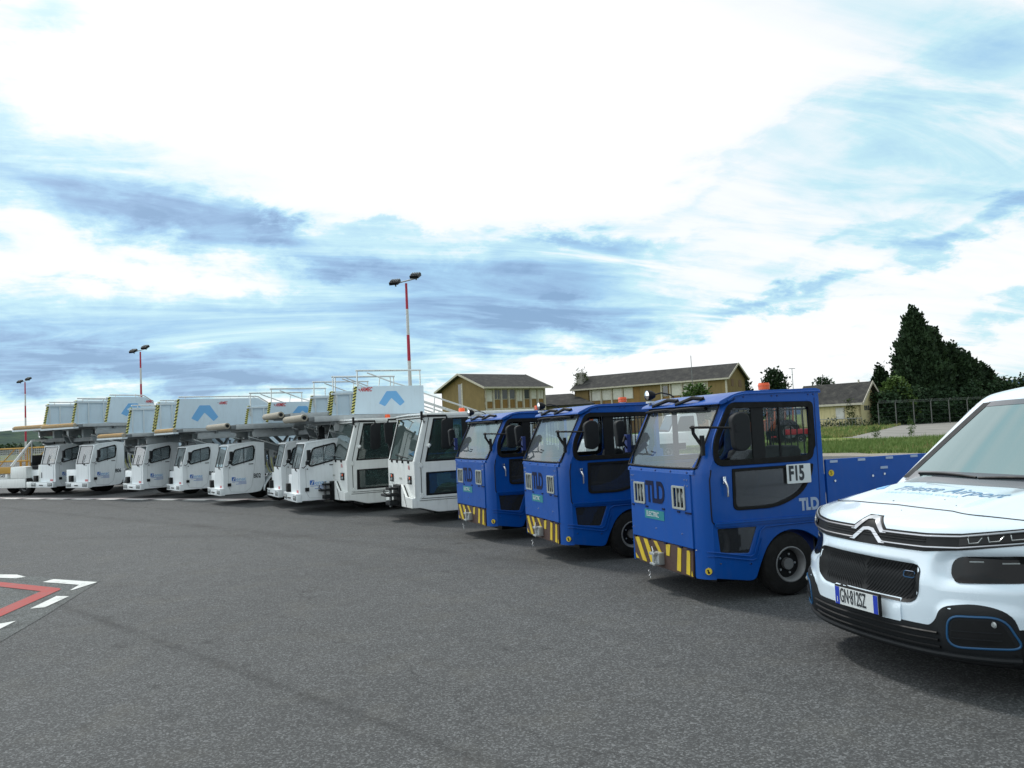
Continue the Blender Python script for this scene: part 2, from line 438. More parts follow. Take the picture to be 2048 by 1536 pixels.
def make_blue_tractor():
    root = empty('tow_tractor'); W = 1.50
    rake = lambda z: 0.0 if z < 1.19 else (z - 1.19) * .50
    # ---- body shell
    b = B()
    SO = [(.10, .235), (.10, 1.19), (.345, 1.70), (.39, 1.80), (.46, 1.855), (1.32, 1.855), (1.33, .66), (1.36, .50), (1.30, .42), (1.20, .50), (1.08, .575), (.92, .605), (.78, .575), (.67, .49), (.59, .35), (.52, .19), (.46, .18)]
    SO = rr(SO, [.02, .0, .05, .06, .08, .03, .02, .02, .05, .08, .1, .1, .1, .08, .08, .04, .03], 3)
    UW = rr([(.150, 1.215), (.150, 1.44), (.335, 1.785), (1.235, 1.765), (1.245, 1.70), (1.215, 1.215)], [.13, .1, .07, .06, .05, .10], 5)
    LWr = [(.335, 1.185), (.325, .815), (.80, .81), (1.07, .92), (1.19, 1.09), (1.205, 1.185)]
    LWi = rr([(.362, 1.160), (.353, .842), (.79, .838), (1.052, .944), (1.165, 1.10), (1.175, 1.160)], [.01, .05, .20, .10, .07, .01], 5)
    LW = rr([(.335, 1.185), (.325, .815), (.80, .81), (1.07, .92), (1.19, 1.09), (1.205, 1.185)], [.01, .06, .22, .12, .08, .01], 5)
    DW = rr([(.150, .665), (.560, .655), (.465, .425), (.168, .452)], .015, 2)
    for y, mp in ((0.0, side(.012)), (W, side(W - .012))):
        b.plate(SO, [UW, LW, DW], mp, 'blue', .03, .005)
    # corner columns and A pillars
    arc = [(.0, .150), (.006, .115), (.026, .065), (.062, .020), (.112, -.004)]
    for sgn in (0, 1):
        rows = []
        for z in (.225, .5, 1.155, 1.20, 1.35, 1.5, 1.65, 1.74, 1.80):
            t_ = max(0, (z - 1.2) / .6); row = []
            for x, y in arc:
                yy = y if t_ == 0 else min(y, .075 + .0 * t_)
                row.append((x * (1 - .25 * t_) + rake(z) + .01 * t_, (yy if not sgn else W - yy), z))
            rows.append(row)
        b.grid(rows, 'blue')
        # inner skin of the pillar
        rows2 = [[(p[0] + .05, p[1] + (.035 if not sgn else -.035), p[2]) for p in r_] for r_ in rows]
        b.grid(rows2, 'blue_dark')
    # front hood panel with lamp openings and cut-out letters
    HO = rr(fr([(.150, .485), (.150, 1.155), (W - .150, 1.155), (W - .150, .485)]), .004, 2)
    lampN = fr([(.262, .838), (.262, 1.022), (.452, 1.022), (.452, .838)]); lampF = fr([(W - y, z) for y, z in [(.262, .838), (.262, 1.022), (.452, 1.022), (.452, .838)]])
    b.plate(HO, [rr(lampN, .01, 2), rr(lampF, .01, 2)], front(-.004), 'blue', .022, .003)
    b.box(.012, .03, .15, W - .15, .23, 1.19, 'blue')
    # scuttle strip below windscreen, side rails round the glass
    b.prism([(-.010, 1.150), (-.006, 1.178), (.030, 1.205), (.06, 1.19), (.06, 1.15)], 'y', .10, W - .10, 'blue')
    # rear cab wall with window
    b.plate(rr(fr([(.02, .6), (.02, 1.85), (W - .02, 1.85), (W - .02, .6)]), .02, 2), [rr(fr([(.16, 1.27), (.16, 1.72), (W - .16, 1.72), (W - .16, 1.27)]), .05, 4)], front(1.315), 'blue', .03, .004)
    # lower body: floor, load bed
    b.box(.12, 1.34, .06, W - .06, .24, .30, 'black'); b.box(.30, 2.9, .30, W - .30, .13, .24, 'black')
    b.box(1.33, 1.36, .02, W - .02, .45, .80, 'blue')
    for z in (.800, .476):
        for y, w_ in ((.20, .10), (.37, .05), (.66, .05), (1.0, .05), (1.30, .05)):
            b.box(-.022, -.010, y - w_ / 2, y + w_ / 2, z - .008, z + .008, 'cut_out')
    for y, z in ((.19, 1.10), (.235, 1.10), (.19, 1.045), (.235, 1.045), (1.27, 1.10), (1.31, 1.10), (1.31, .57), (.83, .60), (.33, .60), (.10, .48), (1.27, 1.045), (1.31, 1.045)):
        b.cyl((-.012, y, z), (-.020, y, z), .0065, 'chrome', 8)
    for x, z in ((.16, .36), (.47, .33), (.4, 1.82), (.5, 1.83), (.8, 1.83), (.86, 1.83), (1.2, 1.83), (1.26, 1.83)):
        b.cyl((x, -.002, z), (x, -.010, z), .007, 'chrome' if z < 1 else 'blue_dark', 8)
    for y in (.2, .5, .8, 1.1, 1.35): b.cyl((-.006, y, 1.165), (-.014, y, 1.168), .009, 'blue_dark', 8)
    b.ob('body', root, smooth=40)
    # roof
    b = B()
    prof = rr([(.235, 1.775), (.250, 1.800), (.40, 1.862), (.52, 1.884), (1.30, 1.890), (1.345, 1.872), (1.345, 1.842), (.50, 1.842), (.36, 1.800), (.27, 1.770)], [.01, .04, .08, .05, .03, .015, .01, .03, .03, .01], 4)
    b.prism(prof, 'y', -.004, W + .004, 'blue')
    b.ob('roof', root, bev=.012, seg=3)
    # roof gutter line and corner pods
    b = B(); b.tube([(.33, -.008, 1.80), (.40, -.010, 1.842), (.50, -.011, 1.858), (1.33, -.011, 1.860)], .009, 'blue', 6)
    b.ob('gutter', root); b = B(); b.tube([(.33, W + .008, 1.80), (.40, W + .010, 1.842), (.50, W + .011, 1.858), (1.33, W + .011, 1.860)], .009, 'blue', 6)
    b.ob('gutter', root)
    # load bed
    b = B()
    b.plate(rr([(1.355, .66), (1.355, 1.215), (3.05, 1.205), (3.05, .45), (2.75, .42), (2.70, .52), (2.55, .64), (2.30, .66), (2.10, .58), (1.98, .36), (1.45, .30), (1.37, .45)], [.01, .01, .02, .03, .05, .1, .1, .1, .08, .05, .04, .05], 3), [], side(.015), 'blue', .03, .004)
    b.plate(rr([(1.355, .66), (1.355, 1.215), (3.05, 1.205), (3.05, .45), (2.75, .42), (2.70, .52), (2.55, .64), (2.30, .66), (2.10, .58), (1.98, .36), (1.45, .30), (1.37, .45)], .02, 2), [], side(W - .015), 'blue', .03, .004) if False else b.box(1.36, 3.02, W - .05, W - .02, .45, .95, 'blue')
    b.box(3.02, 3.055, .03, W - .03, .45, 1.08, 'blue')
    b.box(1.36, 3.02, .03, W - .03, .70, .74, 'galv_dark')
    b.box(1.36, 3.0, .10, W - .10, .28, .45, 'black')
    bed = b.ob('load_bed', root)
    for x, z in ((1.40, 1.180), (1.72, 1.180), (2.05, 1.180), (2.35, 1.180), (2.68, 1.180), (1.98, 1.09)):
        b = B(); b.box(x, x + .085, -.006, .0, z, z + .023, 'letter_grey'); b.ob('reflector_strip', bed)
    for x, z in ((1.44, 1.01), (1.88, 1.03), (2.02, 1.04), (2.4, .98)):
        b = B(); b.cyl((x, .0, z), (x, -.010, z), .011, 'chrome', 10); b.ob('bolt', bed)
    for nm, x, z, m1 in (('warning_sticker', 1.405, 1.085, 'yellow'), ('warning_sticker', .035, .300, 'yellow')):
        b = B(); y0 = -.004 if x > .5 else -.0
        if x > .5: b.lathe([(.030, 0), (.030, -.003), (.001, -.003)], (x, y0, z), 'y', m1, 20); b.text('S', .05, lambda c, x=x, z=z: (x - .015 + c.x, -.0085 - c.z, z + c.y), 'black', .001)
        else:
            c0 = Vector((.053, .0205, z)); d = Vector((.62, -.78, 0)); n_ = Vector((-.78, -.62, 0))
            b.tube([c0 + n_ * -.004, c0 + n_ * .012], .030, m1, 20)
            b.tube([c0 + n_ * .012 + Vector((0, 0, .008)) - d * .003, c0 + n_ * .0145 + Vector((0, 0, .008)) - d * .003], .009, 'black', 8)
            b.tube([c0 + n_ * .012 + Vector((0, 0, -.010)) + d * .004, c0 + n_ * .0145 + Vector((0, 0, -.010)) + d * .004], .011, 'black', 8)
        b.ob(nm, root)
    # ---- windscreen
    b = B(); zt = 1.775
    def wsp(y, z, off=0): return (rake(z) + .012 + off, y, z)
    rows = [[(rake(z) + .020 - .012 * math.sin(math.pi * (y - .06) / (W - .12)), y, z) for y in np.linspace(.065, W - .065, 7)] for z in np.linspace(1.20, zt, 5)]
    b.grid(rows, 'glass')
    ws = b.ob('windscreen', root)
    b = B()
    b.tube([(.012, .09, 1.205), (.008, .4, 1.200), (.006, W / 2, 1.198), (.008, W - .4, 1.200), (.012, W - .09, 1.205)], .012, 'black', 6)
    for y in (.082, W - .082): b.tube([(.012, y, 1.205), (rake(zt) + .01, y, zt)], .010, 'black', 6)
    b.tube([(rake(zt) + .004, .08, zt), (rake(zt) + .0, W - .08, zt)], .012, 'black', 6)
    b.ob('seal', ws)
    # wipers parked along the top of the screen
    for k, yb in enumerate((.60, 1.08)):
        b = B()
        b.tube([(.31, yb - .22, 1.835), (.255, yb - .14, 1.850), (.245, yb + .17, 1.800), (.262, yb + .20, 1.778)], [.020, .021, .015, .010], 'black', 7)
        b.tube([(.262, yb - .34, 1.745), (.252, yb - .1, 1.752), (.248, yb + .14, 1.748), (.256, yb + .34, 1.738)], .016, 'black', 6)
        b.tube([(.268, yb - .40, 1.768), (.262, yb + .0, 1.772), (.255, yb + .28, 1.76)], .006, 'black', 6)
        b.cyl((.32, yb - .22, 1.815), (.30, yb - .22, 1.85), .022, 'black', 10)
        b.ob('wiper', root)
    # ---- door glazing
    b = B(); ring = inset(UW, .052)
    b.plate(UW, [ring], side(-.006), 'rubber', .022, .004)
    b.box(.57, .70, -.002, .012, 1.24, 1.755, 'black'); b.box(.86, .875, -.002, .010, 1.24, 1.755, 'black')
    b.plate(LW, [LWi], side(-.004), 'rubber', .018, .003)
    wf = b.ob('window_frame', root)
    b = B(); b.plate(inset(UW, .01), [], side(.008), 'glass_side', .004)
    b.ob('window', root)
    b = B(); b.plate(LW, [], side(.008), 'glass_dark', .004)
    b.ob('lower_window', root)
    b = B(); b.plate(DW, [], side(.010), 'glass_dark', .004); b.ob('foot_window', root)
    b = B(); b.plate(UW, [ring], side(W + .006), 'rubber', .022, .004); b.box(.60, .66, W - .01, W + .004, 1.24, 1.755, 'plastic')
    b.ob('window_frame', root)
    b = B(); b.plate(LW, [], side(W - .008), 'glass_dark', .004); b.ob('lower_window', root)
    # door seam, mouldings
    b = B()
    b.tube([(.118, -.006, 1.19), (.098, -.006, 1.10), (.096, -.006, .80), (.100, -.006, .735), (.150, -.006, .675)], .006, 'black', 5)
    b.ob('door_seam', root); b = B(); b.tube([(1.25, -.006, .69), (1.262, -.006, 1.0), (1.268, -.006, 1.8)], .003, 'blue_dark', 5)
    b.ob('door_seam', root)
    b = B()
    b.prism([(.118, .707), (.118, .722), (1.33, .712), (1.33, .697)], 'y', -.030, -.002, 'blue')
    b.prism([(.130, .682), (.118, .707), (1.33, .697), (1.33, .672)], 'y', -.018, -.002, 'blue')
    b.tube([(.045, .02, .470), (.10, -.010, .466), (.47, -.012, .398), (.51, -.012, .415), (.590, -.012, .62), (.64, -.012, .650), (1.33, -.012, .655)], .006, 'blue', 6)
    b.tube([(.045, .02, .432), (.10, -.010, .432), (.49, -.012, .362), (.535, -.012, .375), (.600, -.012, .55)], .005, 'blue', 6)
    b.ob('moulding', root, smooth=60)
    # handle
    b = B()
    b.box(.222, .252, -.030, -.004, 1.062, 1.125, 'chrome'); b.tube([(.236, -.034, 1.090), (.246, -.046, 1.045), (.252, -.046, 1.02), (.252, -.044, .945)], [.012, .011, .010, .011], 'chrome', 8)
    b.ob('door_handle', root, bev=.003)
    # lettering on the side
    b = B(); b.text('TLD', .150, lambda c: (1.030 + c.x, -.0055 - c.z, .812 + c.y), 'letter_grey', .002, xs=.82, bold=.007, sp=.88); b.ob('lettering', root)
    # ---- front details
    for mir in (0, 1):
        b = B(); f = (lambda y: y) if not mir else (lambda y: W - y)
        o_ = rr(fr([(f(.240), .822), (f(.240), 1.038), (f(.475), 1.038), (f(.475), .822)]), .018, 4)
        hs = []
        for k in range(3):
            y0 = .266 + k * .064; hs.append(fr([(f(y0), .842), (f(y0), 1.018), (f(y0 + .050), 1.018), (f(y0 + .050), .842)]))
        b.plate(o_, hs, front(-.020), 'grille_grey', .012, .002)
        b.box(.004, .008, min(f(.26), f(.455)), max(f(.26), f(.455)), .83, 1.03, 'black')
        gl = b.ob('lamp_grille', root)
        b = B(); yl = f(.30 if not mir else .44)
        b.lathe([(.001, -.018), (.045, -.014), (.055, .0)], (.004, f(.36), .93), 'x', 'lens', 20); b.ob('headlight', gl)
    b = B(); b.text('TLD', .285, lambda c: (-.0175 - c.z, 1.005 - c.x, .942 + c.y), 'cut_out', .002, xs=.76, bold=.010, sp=.92); b.ob('lettering', root)
    b = B()
    b.plate(rr(fr([(.655, .685), (.655, .775), (1.052, .775), (1.052, .685)]), .006, 2), [], front(-.0165), 'teal', .003)
    b.text('ELECTRIC', .070, lambda c: (-.0195 - c.z, 1.013 - c.x, .730 + c.y), 'plate_white', .001, xs=.88, sp=.95)
    b.ob('badge', root)
    # bumper with stripes
    b = B()
    b.plate(rr(fr([(.185, .222), (.165, .478), (1.345, .478), (1.325, .245), (1.2, .228)]), .01, 2), [], front(.0), 'brown', .020, .003)
    bo = b.ob('bumper', root)
    b = B()
    def stripe(p): b.plate(fr(p), [], front(-.0125), 'yellow', .003)
    stripe([(.235, .235), (.300, .240), (.270, .455), (.225, .462), (.215, .44)]); stripe([(.400, .243), (.470, .247), (.435, .462), (.370, .460)])
    stripe([(.60, .36), (.66, .36), (.66, .468), (.575, .468)]); stripe([(.185, .232), (.212, .234), (.20, .285)])
    stripe([(.74, .36), (.80, .36), (.91, .47), (.84, .47), (.78, .40)])
    stripe([(.90, .24), (.98, .24), (1.12, .468), (1.04, .468)]); stripe([(1.07, .24), (1.16, .245), (1.31, .468), (1.22, .468)]); stripe([(1.24, .25), (1.30, .25), (1.315, .30)])
    b.ob('hazard_stripe', bo)
    # hitch
    b = B()
    b.box(-.07, -.008, .71, .85, .265, .375, 'galv'); b.box(-.11, -.06, .73, .83, .355, .38, 'galv'); b.box(-.11, -.06, .73, .83, .26, .28, 'galv')
    b.cyl((-.09, .78, .25), (-.09, .78, .395), .011, 'galv', 10)
    b.tube([(-.02, .90, .40), (-.06, .86, .42), (-.09, .78, .39)], .006, 'black', 6)
    hz = b.ob('tow_hitch', root, bev=.008)
    b = B()
    for k in range(4):
        b.tube([(-.13 + .006 * math.sin(k), .80 + .012 * math.cos(j * 1.0472 * 1.0) * (k % 2) + .01 * math.sin(k * 2), .20 - .021 * k + .013 * math.sin(j * 1.0472)) if k % 2 else (-.13 + .010 * math.cos(j * 1.0472), .80 + .01 * math.sin(k * 2), .20 - .021 * k + .013 * math.sin(j * 1.0472)) for j in range(6)], .0028, 'chrome', 5, close=True)
    b.ob('chain', hz)
    # ---- interior
    b = B()
    b.box(.10, .42, .12, W - .12, .85, 1.10, 'interior'); b.box(.55, 1.28, .12, W - .12, .30, .72, 'blue_dark')
    b.box(.24, .34, .5, W - .2, 1.10, 1.16, 'interior')
    b.ob('dashboard', root, bev=.03)
    b = B(); b.box(.72, 1.15, .18, .68, .72, .86, 'seat'); b.prism([(1.02, .85), (1.16, .85), (1.26, 1.30), (1.22, 1.36), (1.14, 1.34), (1.06, 1.0)], 'y', .20, .66, 'seat'); b.ob('seat', root, bev=.04, seg=3)
    b = B(); b.box(.72, 1.15, .85, 1.32, .72, .86, 'seat'); b.prism([(1.02, .85), (1.16, .85), (1.26, 1.25), (1.22, 1.31), (1.14, 1.29), (1.06, 1.0)], 'y', .87, 1.3, 'seat'); b.ob('seat', root, bev=.04, seg=3)
    b = B(); c0 = Vector((.50, .45, 1.16)); u1 = Vector((.45, 0, .89)).normalized() * .17; v1 = Vector((0, 1, 0)) * .17
    u1 = Vector((.85, 0, .53)) * .17
    b.tube([c0 + u1 * math.cos(2 * math.pi * j / 20) + v1 * math.sin(2 * math.pi * j / 20) for j in range(20)], .014, 'black', 6, close=True)
    b.tube([c0 - v1, c0 + v1], .010, 'black', 5); b.tube([c0, (.36, .45, .98)], .022, 'black', 6)
    b.ob('steering_wheel', root)
    b = B(); 
    for k in range(12):
        y = .22 + k * (W - .44) / 11; b.tube([(1.30, y, 1.27), (1.30, y, 1.73)], .007, 'black', 5)
    b.tube([(1.30, .17, 1.70), (1.30, W - .17, 1.70)], .008, 'black', 5); b.tube([(1.30, W / 2, 1.25), (1.30, W / 2, 1.74)], .014, 'black', 5)
    b.ob('window_bars', root)
    # ---- mirrors
    b = B(); b.prism(rr([(.235, 1.365), (.215, 1.655), (.30, 1.695), (.395, 1.675), (.405, 1.40), (.33, 1.345)], [.04, .05, .03, .05, .05, .04], 4), 'y', -.235, -.165, 'plastic'); mi = b.ob('mirror', root, bev=.016, seg=3)
    b = B(); b.tube([(-.03, .06, 1.575), (.05, -.06, 1.572), (.27, -.22, 1.555)], .011, 'black', 7); b.tube([(-.01, .05, 1.59), (.0, .06, 1.52), (.06, .02, 1.40), (.06, .02, 1.34)], .016, 'black', 7)
    b.box(.045, .075, -.0, .035, 1.32, 1.50, 'plastic'); b.cyl((.27, -.16, 1.555), (.27, -.24, 1.555), .035, 'plastic', 12)
    b.ob('mirror_arm', mi)
    b = B(); b.box(.03, .075, W - .03, W + .03, 1.33, 1.52, 'blue_dark'); b.tube([(.03, W + .01, 1.50), (-.03, W - .06, 1.44), (-.06, W - .14, 1.45), (-.05, W - .18, 1.48), (-.02, W - .12, 1.47)], .010, 'black', 6); b.tube([(.05, W, 1.36), (.0, W - .05, 1.40), (-.03, W - .06, 1.44)], .010, 'black', 6)
    mi = b.ob('mirror_arm', root)
    b = B(); b.prism(rr([(.02, 1.38), (.0, 1.66), (.10, 1.68), (.13, 1.40)], .04, 4), 'y', W + .16, W + .24, 'plastic'); b.ob('mirror', mi, bev=.014)
    # ---- roof lamp and beacon
    b = B(); yc = 1.41; b.cyl((.30, yc, 1.80), (.30, yc, 1.875), .016, 'galv_dark', 8); b.box(.27, .33, yc - .04, yc + .04, 1.84, 1.86, 'plate_white')
    b.lathe([(.001, .085), (.03, .08), (.050, .04), (.056, .0), (.056, -.012)], (.275, yc, 1.925), 'x', 'black', 20)
    b.tube([(.34, yc - .03, 1.93), (.40, yc - .07, 1.945), (.47, yc - .13, 1.92), (.50, yc - .16, 1.89)], .008, 'black', 6)
    la = b.ob('work_lamp', root)
    b = B(); b.lathe([(.001, -.024), (.03, -.021), (.05, -.012)], (.275, yc, 1.925), 'x', 'chrome', 20); b.ob('lens', la)
    b = B(); b.cyl((1.10, .52, 1.885), (1.10, .52, 1.912), .042, 'plate_white', 16); b.lathe([(.054, 0), (.056, .05), (.050, .066), (.001, .068)], (1.10, .52, 1.910), 'z', 'orange', 20)
    b.lathe([(.059, 0), (.059, .010)], (1.10, .52, 1.945), 'z', 'orange', 20); b.ob('beacon', root)
    # ---- wheels
    for x in (.885, 2.34):
        wheel(root, x, -.015, .288, .19, .55)
        wheel(root, x, W + .015, .288, .19, .55, out=1)
    return root

def number_plate(root, txt):
    b = B(); a_, h_ = .262, .170
    b.plate(rr(rect(.900, 1.162, 1.016, 1.192), .008, 3), [], side(-.020), 'plate_white', .006, .001)
    o = b.ob('number_sign', root)
    b = B(); b.text(txt, .185, lambda c: (.918 + c.x, -.0245 - c.z, 1.103 + c.y), 'text_dark', .002, xs=.64, bold=.007, sp=.98); b.ob('number', o)

T0 = make_blue_tractor()
tag(T0, 'blue electric tow tractor numbered F15 beside the white van, nearest of the blue ones', 'tow tractor', 'blue tow tractors in the row')
T1 = copy_tree(T0); T2 = copy_tree(T0)
number_plate(T0, 'F15'); number_plate(T1, 'F'); number_plate(T2, 'F')
tag(T1, 'blue electric tow tractor standing between two other blue ones, its number board half hidden', 'tow tractor', 'blue tow tractors in the row')
tag(T2, 'blue electric tow tractor standing right next to a white cab tractor', 'tow tractor', 'blue tow tractors in the row')
T0.location = (1.619, 7.079, 0); T0.rotation_euler.z = R(18)
T1.location = tractor_origin(1123, 1090, .22, 18.5, (0, .134)); T1.rotation_euler.z = R(18.5)
T2.location = tractor_origin(975, 1053, .22, 24, (0, .134)); T2.rotation_euler.z = R(24)

# ================================================================== white glass-cab tractor
def make_white_tractor():
    root = empty('cab_tractor'); W = 1.90
    rk = lambda z: 0.06 if z < 1.12 else .06 + (z - 1.12) * .27
    b = B()
    UWd = [(.245, 1.105), (.43, 1.885), (2.3, 1.885), (2.3, 1.105)]
    LWd = [(.245, .495), (.255, .915), (1.55, .915), (1.55, .495)]
    SO = [(.06, .40), (.06, 1.12), (.275, 1.915), (2.42, 1.915), (2.42, .40)]
    for mp in (side(.02), side(W - .02)): b.plate(rr(SO, .01, 2), [rr(UWd, .015, 2), rr(LWd, .015, 2)], mp, 'white_w', .04, .004)
    # front face with notch for the hitch and lamp housings
    N0, N1 = .72, 1.30
    FO = fr([(-.004, .42), (-.004, 1.13), (W + .004, 1.13), (W + .004, .42), (1.62, .42), (1.36, .66), (.68, .66), (.40, .44)])
    b.plate(rr(FO, .01, 2), [], front(.05), 'white_w', .03, .004)
    b.box(.068, .10, .004, W - .004, 1.09, 1.135, 'white_w')
    # pillars at the windscreen
    for y0, y1 in ((.006, .10), (W - .10, W - .006)):
        b.prism([(.045, 1.12), (.14, 1.12), (.36, 1.92), (.265, 1.92)], 'y', y0, y1, 'white_w')
    b.box(2.38, 2.42, .02, W - .02, .4, 1.92, 'white_w')
    b.box(.1, 2.4, .03, W - .03, .40, .46, 'black'); b.box(.5, 3.7, .40, W - .40, .13, .40, 'black')
    # engine deck behind the cab
    b.box(2.42, 3.9, .05, W - .05, .40, 1.02, 'white_w')
    b.ob('body', root, smooth=35)
    b = B()
    b.box(.30, 2.46, -.02, W + .02, 1.915, 1.985, 'white_w'); b.prism([(.225, 1.905), (.235, 1.975), (.31, 1.99), (.31, 1.915)], 'y', -.0, W + .0, 'white_w')
    b.ob('roof', root, bev=.015)
    b = B(); b.tube([(.24, .02, 1.955), (.22, W / 2, 1.965), (.24, W - .02, 1.955)], .028, 'alu', 10); b.ob('roof_rail', root)
    # skirt
    b = B()
    SK = rr([(.0, .285), (.0, .47), (.045, .475), (.10, .405), (3.9, .385), (3.9, .19), (.45, .19), (.12, .285)], [.02, .03, .02, .02, .02, .02, .06, .06], 4)
    for y, mp in ((0, side(-.0)), (W, side(W))): b.plate(SK, [], mp, 'white_w', .05, .012)
    b.plate(rr(fr([(-.02, .285), (-.02, .47), (.40, .47), (.70, .69), (.72, .27)]), .02, 3), [], front(-.01), 'white_w', .04, .008)
    b.plate(rr(fr([(W + .02, .285), (W + .02, .47), (W - .40, .47), (1.32, .69), (1.30, .27)]), .02, 3), [], front(-.01), 'white_w', .04, .008)
    b.ob('skirt', root)
    b = B(); b.tube([(-.040, .50, .52), (-.036, .34, .27)], .004, 'black', 5); b.tube([(.11, -.027, .415), (3.8, -.027, .40)], .006, 'black', 5)
    b.tube([(.16, -.004, .45), (.16, -.004, 1.12), (.345, -.004, 1.90)], .006, 'black', 5); b.tube([(.16, -.004, .45), (1.7, -.004, .44), (1.7, -.004, 1.9)], .005, 'black', 5)
    b.tube([(.070, .115, 1.13), (.278, .115, 1.90)], .008, 'black', 5)
    b.ob('door_seam', root)
    b = B()
    for z in (.50, 1.05): b.box(.125, .195, -.012, -.002, z - .045, z + .045, 'white_w')
    for z in (.50, 1.05):
        for dz in (-.03, .03):
            for x in (.138, .182): b.cyl((x, -.01, z + dz), (x, -.017, z + dz), .008, 'galv_dark', 8)
    b.ob('hinge', root, bev=.003)
    # glazing
    b = B(); rows = [[(rk(z) - .01, y, z) for y in np.linspace(.10, W - .10, 5)] for z in (1.10, 1.5, 1.905)]; b.grid(rows, 'glass_screen')
    ws = b.ob('windscreen', root)
    b = B()
    for y in (.107, W - .107): b.tube([(rk(1.1) - .012, y, 1.10), (rk(1.9) - .012, y, 1.905)], .012, 'black', 6)
    b.tube([(.045, .1, 1.125), (.045, W - .1, 1.125)], .014, 'black', 6)
    for y in (.35, .75, 1.15, 1.55): b.lathe([(.03, -.02), (.034, .0), (.034, .02)], (.03, y, 1.105), 'x', 'black', 10)
    b.ob('seal', ws)
    b = B(); b.tube([(.055, .5, 1.17), (.065, 1.4, 1.22)], .009, 'black', 6); b.tube([(.05, .95, 1.12), (.055, .95, 1.2)], .012, 'black', 6); b.ob('wiper', root)
    b = B(); b.plate(inset(UWd, .002), [], side(.02), 'glass_green', .006); b.ob('window', root)
    b = B(); b.plate(inset(LWd, .002), [], side(.02), 'glass_green', .006); b.ob('lower_window', root)
    b = B(); b.plate(UWd, [inset(UWd, .03)], side(.006), 'black', .006); b.box(.98, 1.09, -.0, .01, 1.12, 1.88, 'plastic'); b.plate(LWd, [[(.31, .53), (.31, .89), (1.2, .89), (1.2, .53)]], side(.006), 'black', .006); b.ob('window_frame', root)
    b = B(); b.plate(inset(UWd, .002), [], side(W - .02), 'glass_green', .006); b.ob('window', root)
    b = B(); b.plate(inset(LWd, .002), [], side(W - .02), 'glass_green', .006); b.ob('lower_window', root)
    # interior
    b = B(); b.box(.16, .55, .25, W - .25, .46, 1.02, 'interior'); b.box(.30, .5, .4, .9, 1.02, 1.20, 'interior'); b.box(1.6, 2.38, .1, W - .1, .46, 1.25, 'interior'); b.ob('dashboard', root, bev=.04)
    b = B(); b.box(.95, 1.4, .25, .75, .72, .86, 'seat'); b.prism([(1.32, .85), (1.45, .85), (1.56, 1.55), (1.46, 1.60), (1.38, 1.5)], 'y', .27, .73, 'seat'); b.ob('seat', root, bev=.04)
    b = B(); c0 = Vector((.66, .5, 1.22)); u1 = Vector((.85, 0, .53)) * .20; v1 = Vector((0, 1, 0)) * .20
    b.tube([c0 + u1 * math.cos(2 * math.pi * j / 20) + v1 * math.sin(2 * math.pi * j / 20) for j in range(20)], .016, 'black', 6, close=True); b.tube([c0 - v1, c0 + v1], .012, 'black', 5); b.tube([c0, (.48, .5, .98)], .03, 'black', 6)
    b.ob('steering_wheel', root)
    # lamps
    for y in (.30, W - .30):
        b = B(); b.box(.012, .05, y - .115, y + .115, .70, .855, 'black'); lo = b.ob('headlight', root, bev=.01)
        b = B()
        for dy, dz, m_, q in ((-.055, .03, 'orange', .028), (.05, .028, 'lens', .038), (-.05, -.035, 'lens', .034), (.05, -.045, 'lens', .026)):
            b.lathe([(.001, -.012), (q * .8, -.010), (q, .0)], (.012, y + dy, .78 + dz), 'x', m_, 14)
        b.ob('lens', lo)
    b = B(); b.box(.030, .034, .86, 1.04, .765, .80, 'grille_grey'); b.ob('badge', root)
    # number in red on the front
    b = B(); b.text('106', .115, lambda c: (.0325 - c.z, .42 - c.x, 1.00 + c.y), 'red_faded', .002, xs=.8); b.ob('number', root)
    # hitch
    b = B()
    b.box(-.05, .05, .78, 1.24, .26, .66, 'black'); b.box(-.22, -.05, .84, 1.18, .29, .37, 'plastic'); b.box(-.30, -.05, .80, 1.22, .46, .50, 'plastic'); b.box(-.22, -.05, .86, 1.16, .58, .62, 'black')
    b.cyl((-.16, 1.01, .25), (-.16, 1.01, .66), .028, 'galv', 12); b.tube([(-.26, .9, .50), (-.33, .86, .54), (-.32, .84, .60)], .010, 'black', 6)
    b.box(-.02, .02, .66, .80, .27, .66, 'galv_dark')
    b.ob('tow_hitch', root, bev=.012)
    # mirrors
    b = B(); b.prism(rr([(.50, 1.33), (.52, 1.84), (.60, 1.88), (.74, 1.87), (.72, 1.38), (.66, 1.32)], .05, 4), 'y', -.24, -.17, 'plastic'); mi = b.ob('mirror', root, bev=.02)
    b = B(); b.tube([(.24, .02, 1.93), (.26, -.20, 1.93), (.60, -.24, 1.92), (.62, -.22, 1.86)], .022, 'black', 8); b.tube([(.24, .04, 1.99), (.22, -.02, 1.90), (.24, -.06, 1.80), (.27, -.0, 1.84)], .008, 'black', 6); b.cyl((.22, .02, 1.86), (.22, .02, 2.02), .025, 'black', 8); b.ob('mirror_arm', mi)
    b = B(); b.prism(rr([(.02, 1.45), (.0, 1.85), (.06, 1.88), (.14, 1.86), (.15, 1.48), (.08, 1.43)], .05, 4), 'y', W + .06, W + .12, 'plastic'); b.tube([(.24, W - .02, 1.93), (.10, W + .1, 1.93), (.08, W + .09, 1.86)], .02, 'black', 7); b.tube([(.07, W + .09, 1.45), (.10, W + .0, 1.15)], .012, 'black', 6); b.ob('mirror', root, bev=.01)
    b = B(); b.tube([(.34, -.03, 1.42), (.30, -.03, 1.37)], .03, 'white_w', 8); b.ob('latch', root)
    # roof beacon
    b = B(); b.cyl((1.25, .75, 1.98), (1.25, .75, 2.0), .055, 'plate_white', 14); b.lathe([(.060, 0), (.062, .05), (.05, .075), (.001, .08)], (1.25, .75, 2.0), 'z', 'orange', 18); b.ob('beacon', root)
